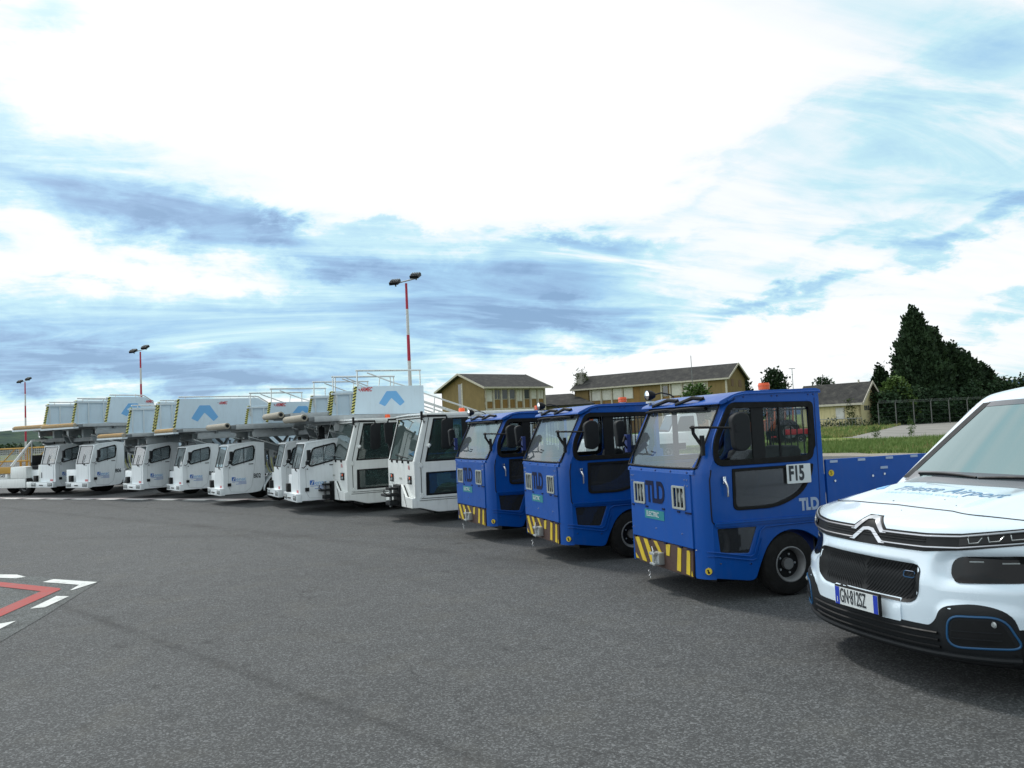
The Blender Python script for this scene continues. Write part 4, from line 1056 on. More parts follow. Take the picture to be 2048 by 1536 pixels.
def fvan(x, y, z):
    lo = smax((xfront(y, z) - x) * .95, z - zhood(x, y), .07)
    lo = smax(lo, np.abs(y) - wside(z, x), .10)
    up = smax(smax(fws(x, y, z), z - zroof(x, y), .10), np.abs(y) - wside(z, x), .09)
    up = smax(up, .86 - x, .03); up = smax(up, .90 - z, .03)
    f = smin(lo, up, .03)
    f = smax(f, x - 4.38, .10)
    return smax(f, .205 - z, .03)
def van_side_x(): pass
VC = np.array([1.75, 0, .78])
def shoot(dirs):
    """radial distance from the centre to the skin along unit directions"""
    lo = np.zeros(len(dirs)); hi = np.full(len(dirs), 4.5)
    # march first to be robust, then bisect
    ts = np.linspace(.3, 4.5, 170); found = np.full(len(dirs), 4.5); prev = np.zeros(len(dirs)); done = np.zeros(len(dirs), bool)
    for t_ in ts:
        P = VC + dirs * t_; v = fvan(P[:, 0], P[:, 1], P[:, 2])
        new = (~done) & (v > 0); found[new] = t_; lo[new] = t_ - (ts[1] - ts[0]); done |= new
    hi = found
    for _ in range(18):
        mi = (lo + hi) / 2; P = VC + dirs * mi[:, None]; v = fvan(P[:, 0], P[:, 1], P[:, 2]) > 0
        hi = np.where(v, mi, hi); lo = np.where(v, lo, mi)
    return VC + dirs * ((lo + hi) / 2)[:, None]
def hitx(y, z, off=0.):
    """x of the skin when coming from the front at (y,z)"""
    y = np.asarray(y, float); z = np.asarray(z, float); lo = np.full(y.shape, -.4); hi = np.full(y.shape, 2.2)
    xs_ = np.linspace(-.4, 2.2, 131); done = np.zeros(y.shape, bool)
    for x in xs_:
        v = fvan(np.full(y.shape, x), y, z) < 0; new = (~done) & v; hi[new] = x; lo[new] = x - .02; done |= new
    for _ in range(16):
        mi = (lo + hi) / 2; v = fvan(mi, y, z) < 0; hi = np.where(v, mi, hi); lo = np.where(v, lo, mi)
    return (lo + hi) / 2 - off
def hitz(x, y, off=0.):
    x = np.asarray(x, float); y = np.asarray(y, float); lo = np.full(x.shape, .5); hi = np.full(x.shape, 2.2)
    zs_ = np.linspace(2.2, .5, 86); done = np.zeros(x.shape, bool)
    for z in zs_:
        v = fvan(x, y, np.full(x.shape, z)) < 0; new = (~done) & v; lo[new] = z; hi[new] = z + .02; done |= new
    for _ in range(16):
        mi = (lo + hi) / 2; v = fvan(x, y, mi) < 0; lo = np.where(v, mi, lo); hi = np.where(v, hi, mi)
    return (lo + hi) / 2 + off
def fill2d(poly, step):
    P = [Vector(p) for p in poly]; n = len(P)
    # densify the outline
    Q = []
    for i in range(n):
        a, b_ = P[i], P[(i + 1) % n]; k = max(1, int((b_ - a).length / step))
        for j in range(k): Q.append(a.lerp(b_, j / k))
    m = len(Q); xs_ = [q.x for q in Q]; ys_ = [q.y for q in Q]
    pts = list(Q)
    for gx in np.arange(min(xs_) + step / 2, max(xs_), step):
        for gy in np.arange(min(ys_) + step / 2, max(ys_), step):
            ins = False; j = m - 1; dm = 9
            for i in range(m):
                if (ys_[i] > gy) != (ys_[j] > gy) and gx < (xs_[j] - xs_[i]) * (gy - ys_[i]) / (ys_[j] - ys_[i]) + xs_[i]: ins = not ins
                dm = min(dm, (xs_[i] - gx) ** 2 + (ys_[i] - gy) ** 2); j = i
            if ins and dm > (step * .45) ** 2: pts.append(Vector((gx, gy)))
    vs, es, fs, *_ = delaunay_2d_cdt(pts, [], [list(range(m))], 1, 1e-5)
    return [tuple(v) for v in vs], [tuple(f) for f in fs], m
def patch_front(b, poly, off, mat, step=.03, th=.0):
    """piece of trim that follows the skin, standing off it by off; poly in (y,z)"""
    vs, fs, m = fill2d(poly, step); a = np.array(vs); x = hitx(a[:, 0], a[:, 1], off)
    b.add([(x[i], a[i, 0], a[i, 1]) for i in range(len(vs))], fs, mat)
    if th > 0:   # edge going back into the body
        n = len(vs); o = [(x[i], a[i, 0], a[i, 1]) for i in range(m)] + [(x[i] + th + off, a[i, 0], a[i, 1]) for i in range(m)]
        b.add(o, [(i, (i + 1) % m, (i + 1) % m + m, i + m) for i in range(m)], mat)
def patch_top(b, poly, off, mat, step=.05):
    vs, fs, m = fill2d(poly, step); a = np.array(vs); z = hitz(a[:, 0], a[:, 1], off)
    b.add([(a[i, 0], a[i, 1], z[i]) for i in range(len(vs))], fs, mat)
def line_front(b, pts, off, r, mat, n=7, dens=.03, mirror=False):
    out = []
    for i in range(len(pts) - 1):
        a, c = np.array(pts[i]), np.array(pts[i + 1]); k = max(1, int(np.linalg.norm(c - a) / dens))
        out += [a + (c - a) * j / k for j in range(k)]
    out.append(np.array(pts[-1])); a = np.array(out); x = hitx(a[:, 0], a[:, 1], off)
    b.tube([(x[i], a[i, 0], a[i, 1]) for i in range(len(a))], r, mat, n)

VAN = empty('delivery_van')
tag(VAN, 'white van with blue licence plate parked at the right edge', 'van')
# -- shell
NA, NE = 300, 190
az_ = np.linspace(0, 2 * np.pi, NA, endpoint=False)
# denser sampling towards the front (azimuth pi = -x)
az_ = az_ - .55 * np.sin(az_ * 1.0) * 1.0 + 0 * az_
az_ = np.linspace(0, 2 * np.pi, NA, endpoint=False); az_ = np.pi + (az_ - np.pi) + .45 * np.sin(az_ - 0) * 1.0
e1 = np.linspace(-.62, .75, NE - 40); e2 = np.linspace(.77, 1.565, 40); el_ = np.concatenate([e1, e2])
A_, E_ = np.meshgrid(az_, el_)
D_ = np.stack([np.cos(E_) * np.cos(A_), np.cos(E_) * np.sin(A_), np.sin(E_)], -1).reshape(-1, 3)
PV = shoot(D_)
# keep the wheel arches open: colour faces of the arch region black
b = B(); fw, fb = [], []
XF, XR = .86, 3.65
for i in range(NE - 1):
    for j in range(NA):
        f = (i * NA + j, i * NA + (j + 1) % NA, (i + 1) * NA + (j + 1) % NA, (i + 1) * NA + j)
        c = PV[list(f)].mean(0)
        arch = abs(abs(c[1]) - .9) < .12 and (min(math.hypot(c[0] - XF, c[2] - .32), math.hypot(c[0] - XR, c[2] - .32)) < .36)
        (fb if (arch or c[2] < .23 or (c[2] < .44 and abs(c[1]) > .80 and c[0] < .62)) else fw).append(f)
b.add(PV, fw, 'van_white'); k = b._mi('black'); b.f += fb; b.m += [k] * len(fb)
b.ob('body', VAN, smooth=60)
b = B()
for s in (-1, 1):
    for xw in (XF, XR): pass
for xw in (XF, XR): wheel(VAN, xw, -.925, .32, .20, .62); wheel(VAN, xw, .925, .32, .20, .62, out=1)
# -- glazing: windscreen with dark border
def ws_pts(y, t_):     # t_ 0 bottom .. 1 top, on the skin
    z = 1.155 + .52 * t_ - .015 * (y / .7) ** 2
    return y, z
b = B(); rows = []
for t_ in np.linspace(-.02, 1.0, 22):
    yy = np.linspace(-1, 1, 31) * (.755 - .13 * t_); y, z = ws_pts(yy, t_); x = hitx(y, z, .006); rows.append([(x[i], y[i], z[i]) for i in range(31)])
b.grid(rows, 'van_glass'); b.ob('windscreen', VAN, smooth=80)
b = B()
def ws_strip(t0, t1, w0, w1, n=31, s0=-1, s1=1):
    rows = []
    for t_ in np.linspace(t0, t1, max(2, int(abs(t1 - t0) * 20) + 1)):
        W_ = .755 - .13 * t_; yy = np.linspace(s0 * (W_ - w0), s1 * (W_ - w1), n); y, z = ws_pts(yy, t_); x = hitx(y, z, .009); rows.append([(x[i], y[i], z[i]) for i in range(n)])
    b.grid(rows, 'van_frit')
ws_strip(-.05, .075, 0, 0); ws_strip(.955, 1.03, 0, 0)
for s in (-1, 1):
    rows = []
    for t_ in np.linspace(-.02, 1.02, 22):
        W_ = .755 - .13 * t_; y, z = ws_pts(np.linspace(s * (W_ - .030), s * (W_ + .065), 5), t_); x = hitx(y, z, .010); rows.append([(x[i], y[i], z[i]) for i in range(5)])
    b.grid(rows, 'black')
b.ob('windscreen_border', VAN)
# scuttle and wipers
b = B(); ys_ = np.linspace(-.76, .76, 25); rows = [[(hitx(y, 1.128 - .02 * (y / .7) ** 2 + dz, .010).item(), y, 1.128 - .02 * (y / .7) ** 2 + dz) for y in ys_] for dz in (0, .03)]
b.ob('wiper', VAN) if False else None
b = B()
for y0, y1 in ((.62, .02), (.0, -.62)):
    P = []
    for t_ in np.linspace(0, 1, 10):
        y = y0 + (y1 - y0) * t_; z = 1.165 + .012 * math.sin(t_ * 3); P.append((hitx(np.array([y]), np.array([z]), .022)[0], y, z))
    b.tube(P, .009, 'black', 6)
b.ob('wiper', VAN)
# side windows and mirrors
for s in (-1, 1):
    b = B(); rows = []
    for z in np.linspace(1.14, 1.62, 8):
        row = []
        for x in np.linspace(1.28 + (z - 1.14) * 1.15, 2.35, 12): row.append((x, s * (wside(z, x) + .004 - .015 * max(0, (z - 1.5) / .15)), z))
        rows.append(row)
    b.grid(rows, 'van_glass'); b.ob('side_window', VAN)
    if s > 0: continue
    b = B(); b.prism(rr([(1.34, 1.08), (1.32, 1.26), (1.38, 1.32), (1.58, 1.30), (1.60, 1.12)], .05, 5), 'y', min(s * .91, s * 1.0), max(s * .91, s * 1.0), 'black'); b.box(1.34, 1.42, min(s * .84, s * .95), max(s * .84, s * .95), 1.10, 1.16, 'black'); b.ob('mirror', VAN, bev=.03, seg=3)
# -- bonnet seam
b = B(); line_front(b, [(.82, .995), (.60, 1.015), (.42, 1.028), (.0, 1.036), (-.42, 1.028), (-.60, 1.015), (-.82, .990)], .0005, .0045, 'black', 5)
b.ob('bonnet_seam', VAN)
# -- upper grille band with double chevron
def sym(P): return P + [(-y, z) for y, z in P[::-1] if abs(y) > 1e-6]
band = [(0.0, .845 + .10), (.0, .945)]
up = [(.895, .965), (.60, .915), (.42, .905), (.125, .905), (.045, .975), (.0, .980)]
lo_ = [(.895, .885), (.60, .838), (.42, .822), (.0, .815)]
poly = [(.90, .975)] + [(.60, .928), (.42, .918), (.135, .918), (.055, .985), (-.055, .985), (-.135, .918), (-.42, .918), (-.60, .928), (-.90, .975)] + [(-.895, .885), (-.60, .835), (-.42, .815), (.42, .815), (.60, .835), (.895, .885)]
b = B(); patch_front(b, poly, .006, 'black', .03, .01); gr = b.ob('grille_band', VAN)
b = B()
for q in (.870, .885): line_front(b, [(.42, q), (-.42, q)], .010, .0035, 'plastic', 5)
b.ob('grille_slat', gr)
b = B()
cu = [(.895, .960), (.60, .912), (.42, .902), (.125, .902)]; chv = [(.125, .902), (.055, .955), (.0, .974), (-.055, .955), (-.125, .902)]
line_front(b, cu, .010, .0075, 'satin'); line_front(b, [(-y, z) for y, z in cu], .010, .0075, 'satin')
cl = [(.895, .895), (.60, .850), (.42, .840), (.125, .840)]; chl = [(.125, .840), (.055, .888), (.0, .905), (-.055, .888), (-.125, .840)]
line_front(b, cl, .010, .0068, 'satin'); line_front(b, [(-y, z) for y, z in cl], .010, .0068, 'satin')
b.ob('chrome_trim', gr)
def vee(P0, th_, off):
    b = B(); n = 12
    pk = [(.150, P0[0]), (.125, P0[0] + .004), (.045, P0[1] - .006), (0, P0[1]), (-.045, P0[1] - .006), (-.125, P0[0] + .004), (-.150, P0[0])]
    lk = [(-.150, P0[0] - .012), (-.105, P0[0] - .014), (-.030, P0[1] - th_), (0, P0[1] - th_ + .004), (.030, P0[1] - th_), (.105, P0[0] - .014), (.150, P0[0] - .012)]
    patch_front(b, pk + lk, off * .65, 'emblem', .02, .006); b.ob('emblem', gr)
vee((.906, .985), .024, .020); vee((.844, .918), .023, .020)
# daytime lamps between the chrome lines
for s in (1, -1):
    b = B(); patch_front(b, [(s * .60, .862), (s * .60, .902), (s * .885, .945), (s * .885, .905)], .012, 'lamp_dark', .03); dl = b.ob('daytime_lamp', VAN)
    b = B()
    for y in (.64, .72, .80):
        z = .872 + (y - .6) * .16; line_front(b, [(s * y, z + .028), (s * (y + .008), z), (s * (y + .045), z + .006), (s * (y + .058), z + .034)], .016, .0032, 'lens', 5)
    b.ob('lens', dl)
# -- main grille
g = rr([(.470, .745), (-.415, .735), (-.415, .51), (.470, .52)], [.05, .05, .10, .10], 6)
b = B(); patch_front(b, g, .004, 'black', .035, .01); mg = b.ob('grille', VAN)
b = B()
for k in range(58):
    y = -.66 + k * .0235
    for s in (1, -1):
        a0, a1 = (y, .735), (y + .17 * s * -1, .53)
        p0 = np.array(a0); p1 = np.array(a1)
        ts = [t_ for t_ in np.linspace(0, 1, 12) if abs(p0[0] + (p1[0] - p0[0]) * t_) < .400 and (p0[0] + (p1[0] - p0[0]) * t_) * s > 0]
        if len(ts) > 2: line_front(b, [tuple(p0 + (p1 - p0) * ts[0]), tuple(p0 + (p1 - p0) * ts[-1])], .005, .0030, 'plastic', 4, .06)
b.ob('grille_slat', mg)
b = B(); P = rr([(-.30, .655), (-.37, .655), (-.37, .69), (-.30, .69)], .012, 3); line_front(b, P + [P[0]], .014, .003, 'van_blue', 5); b.ob('badge', mg)
# -- headlamps
for s in (1, -1):
    hp = rr([(s * .545, .795), (s * .875, .820), (s * .885, .675), (s * .555, .655)], [.07, .05, .06, .07], 6)
    b = B(); patch_front(b, hp, .012, 'lamp_dark', .03, .02); hl = b.ob('headlight', VAN)
    b = B()
    for y, q in ((.66, .048), (.79, .050)):
        x = hitx(np.array([s * y]), np.array([.742]), .014)[0]
        line_front(b, [(s * (y - .03), .772), (s * (y + .03), .776)], .013, .0045, 'lens', 6)
        pass
    x = hitx(np.array([s * .69]), np.array([.785]), .016)[0]
    b.ob('reflector', hl)
# -- lower bumper, black
lw = [(.835, .52), (.70, .56), (.545, .525), (.50, .435), (.47, .405), (-.47, .405), (-.50, .435), (-.545, .525), (-.70, .56), (-.835, .52), (-.855, .40), (-.835, .225), (.835, .225), (.855, .40)]
b = B(); patch_front(b, rr(lw, [.06, .08, .06, .03, .02, .02, .03, .06, .08, .06, .05, .05, .05, .05], 5), .006, 'plastic', .035, .012); lb = b.ob('lower_bumper', VAN)
b = B()
for z, o_ in ((.370, .016), (.330, .016), (.290, .016)): line_front(b, [(.52, z), (.25, z - .005), (-.25, z - .005), (-.52, z)], o_, .009, 'black', 6)
line_front(b, [(.84, .262), (.5, .252), (0, .250), (-.5, .252), (-.84, .262)], .016, .016, 'plastic', 8)
line_front(b, [(.80, .232), (0, .228), (-.80, .232)], .004, .012, 'black', 8)
b.ob('bumper_slat', lb)
for s in (1, -1):
    fo = rr([(s * .585, .480), (s * .81, .495), (s * .865, .33), (s * .570, .305)], [.06, .06, .05, .07], 6)
    b = B(); patch_front(b, inset(fo, .02) if s > 0 else inset(fo, .02), .010, 'black', .03); fg = b.ob('fog_lamp', VAN)
    b = B(); ff = fo + [fo[0]]; line_front(b, ff, .008, .0065, 'van_blue', 6, .03); b.ob('fog_lamp_ring', fg)
    b = B()
    for z in (.36, .40): line_front(b, [(s * .60, z), (s * .80, z + .01)], .013, .004, 'plastic', 5)
    x = hitx(np.array([s * .775]), np.array([.455]), .014)[0]; b.lathe([(.001, -.007), (.012, -.006), (.018, 0)], (x, s * .775, .455), 'x', 'lens', 14)
    b.ob('lens', fg)
# -- number plate
b = B(); xq = float(hitx(np.array([0.]), np.array([.36]), .05)[0]); xq = xq - .0
PY = -.01
b.box(xq - .006, xq + .012, PY - .195, PY + .195, .408, .538, 'black'); pl = b.ob('number_plate', VAN, bev=.004)
b = B(); b.box(xq - .010, xq - .0065, PY - .185, PY + .185, .419, .529, 'plate_white')
b.box(xq - .012, xq - .0102, PY - .185, PY - .150, .419, .529, 'plate_blue'); b.box(xq - .012, xq - .0102, PY + .148, PY + .185, .419, .529, 'plate_blue')
b.text('GN·812SZ', .125, lambda c: (xq - .0115 - c.z, PY + .143 - c.x, .4745 + c.y), 'text_dark', .002, xs=.42, bold=.001, sp=1.0)
b.text('I', .05, lambda c: (xq - .0130 - c.z, PY + .172 - c.x, .447 + c.y), 'plate_white', .001)
b.ob('lettering', pl)
b = B(); patch_front(b, rr([(PY + .27, .530), (PY - .29, .530), (PY - .29, .395), (PY + .27, .395)], .01, 2), .008, 'van_white', .05, .01); b.ob('plate_holder', pl)
# -- lettering on the bonnet, reads from the front
def hood_map(ox, oy, ang=0.):
    ca, sa = math.cos(ang), math.sin(ang)
    def mp(c):
        u = c.x * ca - c.y * sa; v = c.x * sa + c.y * ca
        x = ox + v; y = oy - u
        return (x, y, float(zhood(np.array([x]), np.array([y]))[0]) + .007 + c.z * .3)
    return mp
def hood_text(b, body, size, ox, oy, mat, xs, shear, bold, sp):
    me = text_mesh(body, size, 0., 'LEFT', shear, bold, sp); a = np.array([tuple(v.co) for v in me.vertices])
    x = ox + a[:, 1]; y = oy - a[:, 0] * xs; z = hitz(x, y, .0022)
    b.add(np.stack([x, y, z], 1), [tuple(p.vertices) for p in me.polygons], mat)
b = B(); hood_text(b, 'Trieste Airport', .18, .64, .40, 'text_blue', .72, .15, .0012, 1.08); b.ob('lettering', VAN)
b = B(); hood_text(b, 'FRIULI VENEZIA GIULIA', .05, .525, .37, 'text_cyan', 1.1, 0., 0., 1.05); b.ob('lettering', VAN)
b = B(); P = [(.0, .2), (.31, 1), (.69, 1), (1, .26), (.82, .0), (.49, .55), (.23, .0)]; Q = [(.545 + v * .16, .66 - u * .20) for u, v in P]
vs, fs, m = fill2d(Q, .03); a = np.array(vs); zz_ = hitz(a[:, 0], a[:, 1], .0022); b.add([(a[i, 0], a[i, 1], zz_[i]) for i in range(len(a))], fs, 'mark_blue'); b.ob('logo', VAN)
b = B()          # specks of dirt and a squashed insect on the bonnet
for x, y, q in ((.33, .10, .006), (.28, .34, .003), (.45, -.2, .003), (.2, -.1, .0025), (.55, .1, .003), (.38, -.35, .0035), (.7, -.1, .003)):
    z = float(hitz(np.array([x]), np.array([y]))[0]) - .002; b.lathe([(.001, .005), (q, .004), (q * 1.2, .001)], (x, y, z), 'z', 'black', 7)
b.ob('dirt', VAN)
for s in (1,):      # shut line between wing and bumper
    b = B(); P = []
    for t_ in np.linspace(0, 1, 8):
        y = s * (.80 + .035 * t_); z = .93 - .38 * t_; P.append((float(hitx(np.array([y]), np.array([z]), .001)[0]), y, z))
    b.tube(P, .003, 'black', 5); b.ob('shut_line', VAN)
b = B(); b.box(.35, 4.2, -.62, .62, .14, .26, 'black'); b.ob('underbody', VAN, bev=.03)
VAN.location = (2.2, 5.1, 0); VAN.rotation_euler.z = R(17.7)
# ================================================================== ground
def gmat(name, fn):
    m = bpy.data.materials.new(name); m.use_nodes = True; t = NT(m.node_tree); MATS[name] = m
    fn(t, t.n['Principled BSDF'], t.node('ShaderNodeTexCoord').outputs['Object']); return m
def asphalt(t, b, co, gain=1.0, tint=(.98, 1.03, 1.05)):
    fine = t.noise(co, 120, 3, .7); fine2 = t.noise(co, 190, 2, .6); mid = t.noise(co, 5., 6, .6); big = t.noise(co, .22, 6, .6)
    sp = t.node('ShaderNodeSeparateXYZ', inp={0: co})
    # stones of the chipping: voronoi cells of differing lightness
    vo = t.node('ShaderNodeTexVoronoi', inp={'Vector': co, 'Scale': 100.}); vc = t.node('ShaderNodeSeparateColor', inp={0: vo.outputs['Color']}).outputs[0]
    stone = t.m('POWER', vc, 3.2)
    v = t.m('ADD', t.m('MULTIPLY', stone, .115), t.m('MULTIPLY', t.m('SUBTRACT', fine, .5), .10))
    v = t.m('ADD', v, .050)
    v = t.m('MULTIPLY', v, t.rng(big, .3, .7, .84, 1.14)); v = t.m('MULTIPLY', v, t.rng(mid, .3, .7, .90, 1.10))
    # rubber marks: long curved bands
    def band(nx, ny, off, wd, dark, wob):
        d = t.m('ADD', t.m('ADD', t.m('MULTIPLY', sp.outputs[0], nx), t.m('MULTIPLY', sp.outputs[1], ny)), t.m('ADD', t.m('MULTIPLY', t.m('SINE', t.m('MULTIPLY', sp.outputs[0], .35)), wob), -off))
        g = t.m('EXPONENT', t.m('MULTIPLY', t.m('MULTIPLY', d, d), -1 / (wd * wd)))
        return t.m('MULTIPLY', t.m('MULTIPLY', g, dark), t.rng(t.noise(co, 1.1, 5, .7), .35, .7, .2, 1.))
    dk = band(.69, .72, 2.76, .055, .50, .0)
    for q in ((.67, .74, 7.35, .16, .34, .12), (.67, .74, 9.0, .14, .24, .12), (.30, .95, 11.4, .22, .26, .3), (.80, .60, 4.4, .10, .16, .1)): dk = t.m('ADD', dk, band(*q))
    v = t.m('MULTIPLY', v, t.m('SUBTRACT', 1.0, dk, clamp=True))
    # a few lighter dry and darker oily patches
    st = t.noise(co, .9, 3, .5); v = t.m('MULTIPLY', v, t.rng(st, .62, .74, 1.0, .86))
    v = t.m('MULTIPLY', v, gain)
    # oil drips where vehicles stand and thin hairline cracks
    oil = t.rng(t.noise(co, 2.6, 3, .5), .66, .74, 1.0, .62); v = t.m('MULTIPLY', v, oil)
    wob_ = t.node('ShaderNodeVectorMath', operation='ADD', inp={0: co, 1: t.node('ShaderNodeTexNoise', inp={'Vector': co, 'Scale': 1.5, 'Detail': 4.}).outputs['Color']}).outputs[0]
    ve = t.node('ShaderNodeTexVoronoi', feature='DISTANCE_TO_EDGE', inp={'Vector': wob_, 'Scale': .16}).outputs['Distance']
    v = t.m('MULTIPLY', v, t.rng(ve, .0, .0022, .62, 1.0))
    c = t.node('ShaderNodeCombineColor', inp={0: t.m('MULTIPLY', v, tint[0]), 1: t.m('MULTIPLY', v, tint[1]), 2: t.m('MULTIPLY', v, tint[2])}).outputs[0]
    br = t.rng(t.noise(co, 1.7, 4, .6), .52, .72, 0., .2)
    c = t.mix(br, c, (.115, .110, .090, 1))
    t.l.new(c, b.inputs['Base Color']); b.inputs['Roughness'].default_value = .82; b.inputs['Specular IOR Level'].default_value = .35
    h = t.m('ADD', fine, t.m('MULTIPLY', vc, .8))
    t.l.new(t.node('ShaderNodeBump', inp={'Strength': .55, 'Distance': .006, 'Height': h}).outputs[0], b.inputs['Normal'])
gmat('asphalt', asphalt)
def grassm(t, b, co):
    a = t.noise(co, .16, 6, .6); f = t.noise(co, 6., 5, .7); g = t.noise(co, 1.0, 5, .65)
    v = t.m('ADD', t.m('MULTIPLY', a, .7), t.m('MULTIPLY', g, .3))
    c = t.ramp(v, [(.36, (.085, .165, .028)), (.47, (.14, .205, .045)), (.56, (.20, .205, .07)), (.66, (.28, .22, .10))])
    c = t.mix(1.0, c, t.ramp(f, [(.3, (.6, .6, .6)), (.7, (1.3, 1.3, 1.3))]), 'MULTIPLY')
    t.l.new(c, b.inputs['Base Color']); b.inputs['Roughness'].default_value = .95; b.inputs['Specular IOR Level'].default_value = .15
gmat('field', grassm)
def concm(t, b, co):
    a = t.noise(co, .3, 6, .6); f = t.noise(co, 12., 4, .7)
    c = t.ramp(t.m('ADD', t.m('MULTIPLY', a, .7), t.m('MULTIPLY', f, .3)), [(.35, (.15, .15, .135)), (.5, (.215, .21, .19)), (.65, (.27, .26, .235))])
    t.l.new(c, b.inputs['Base Color']); b.inputs['Roughness'].default_value = .9
gmat('old_concrete', concm)
def gravm(t, b, co):
    f = t.noise(co, 22., 4, .8); a = t.noise(co, 1.2, 5, .6)
    c = t.ramp(t.m('ADD', t.m('MULTIPLY', f, .7), t.m('MULTIPLY', a, .3)), [(.35, (.10, .09, .07)), (.5, (.24, .22, .18)), (.65, (.42, .39, .34))])
    t.l.new(c, b.inputs['Base Color']); b.inputs['Roughness'].default_value = .95
gmat('gravel', gravm)
def hillm(t, b, co):
    a = t.noise(co, .012, 8, .72); f = t.noise(co, .05, 6, .75)
    c = t.ramp(t.m('ADD', t.m('MULTIPLY', a, .55), t.m('MULTIPLY', f, .45)), [(.36, (.010, .022, .026)), (.47, (.020, .044, .036)), (.56, (.040, .070, .042)), (.68, (.065, .090, .052))])
    t.l.new(c, b.inputs['Base Color']); b.inputs['Roughness'].default_value = .95; b.inputs['Specular IOR Level'].default_value = .1
gmat('hill_wood', hillm)
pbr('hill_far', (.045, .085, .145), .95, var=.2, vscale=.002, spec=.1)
def paintm(col):
    def fn(t, b, co):
        w_ = t.noise(co, 60., 4, .8); w2 = t.noise(co, 4., 4, .6)
        f = t.rng(t.m('ADD', t.m('MULTIPLY', w_, .6), t.m('MULTIPLY', w2, .4)), .50, .62, 0., .62)
        t.l.new(t.mix(f, (*col, 1), (.12, .12, .12, 1)), b.inputs['Base Color']); b.inputs['Roughness'].default_value = .7
    return fn
gmat('paint_white', paintm((.62, .65, .63))); gmat('paint_red', paintm((.31, .020, .015))); gmat('paint_pink', paintm((.48, .42, .42))); gmat('patch_grey', lambda t, b, co: asphalt(t, b, co, 1.22, (.95, 1.05, 1.05)))

def sheet(name, pts, z, mat):
    b = B(); b.add([(p[0], p[1], z) for p in pts], [tuple(range(len(pts)))], mat); o = b.ob(name); return struct(o)
sheet('ground', [(-9000, -300), (9000, -300), (9000, 9000), (-9000, 9000)], -.03, 'field')
sheet('apron', [(45, -30), (13.2, 29.3), (7.4, 36.5), (-8, 56), (-60, 120), (-160, 170), (-240, 60), (-120, -60)], 0.0, 'asphalt')
def jag(a, c, n, amp):
    a = np.array(a, float); c = np.array(c, float); d = c - a; L = np.hypot(*d); nn = np.array([-d[1], d[0]]) / L
    return [tuple(a + d * k / n + nn * rng.normal(0, amp)) for k in range(n + 1)]
sheet('gravel_edge', jag((43, -30), (12.9, 29.0), 60, .08) + jag((12.9, 29.0), (-40, 92), 60, .08) + jag((-38, 94), (14.0, 31.2), 90, .30) + jag((14.0, 31.2), (46, -30), 60, .3), .004, 'gravel')
q = [at(x, y)[:2] for x, y in ((1680, 874), (1730, 876), (1800, 877), (1900, 880), (2100, 868), (2300, 862))] + [at(x, y)[:2] for x, y in ((2300, 836), (1960, 842), (1830, 844.5), (1790, 850), (1760, 860), (1700, 872))]
sheet('concrete_yard', q, -.020, 'old_concrete')
sheet('road', [(-60, 78), (2, 60), (14, 58), (14, 72), (-60, 96)], -.018, 'old_concrete')

# markings
def quad(name, px, mat, z=.008): return sheet(name, [at(x, y)[:2] for x, y in px], z, mat)
quad('marking_ground', [(-60, 1140), (0, 1148), (120, 1158), (200, 1162), (90, 1232), (0, 1285), (-60, 1310)], 'patch_grey', .004)
b = B()
def mk(px, mat, z): b.add([(*at(x, y)[:2], z) for x, y in px], [tuple(range(len(px)))], mat)
for Q in ([(0, 1150), (34, 1150.5), (52, 1155), (32, 1158), (-40, 1156), (-40, 1149)], [(107, 1159.5), (195, 1165.5), (146, 1181), (140, 1182), (158, 1171), (85, 1165.5)], [(113, 1193.5), (138, 1194), (90, 1216), (60, 1219)], [(0, 1249), (32, 1243.5), (0, 1259.5), (-40, 1272), (-40, 1262)]):
    mk(Q, 'paint_white', .009)
mw = struct(b.ob('road_marking'))
b = B(); mk([(-50, 1161), (0, 1165), (118, 1177.5), (122, 1180), (0, 1235), (-50, 1256), (-50, 1240), (0, 1219.5), (82, 1184), (0, 1174.5), (-50, 1171)], 'paint_red', .009); struct(b.ob('road_marking'))
# long dashed line in front of the row
A0, A1 = at(0, 998.5)[:2], at(640, 1003.2)[:2]; d = (A1 - A0); L = np.hypot(*d); d /= L; nn = np.array([-d[1], d[0]])
b = B()
for k in range(-14, 24):
    s0 = k * 1.35; a = A0 + d * s0; c = a + d * .95
    if s0 > L + 2: break
    b.add([(*(a + nn * o), .010) for o in (0,)] + [(*(c), .010), (*(c + nn * .22), .010), (*(a + nn * .22), .010)], [(0, 1, 2, 3)], 'paint_white')
b.add([(*(A0 - d * 20 + nn * .24), .009), (*(A1 + nn * .24), .009), (*(A1 + nn * .50), .009), (*(A0 - d * 20 + nn * .50), .009)], [(0, 1, 2, 3)], 'paint_pink')
struct(b.ob('road_marking'))

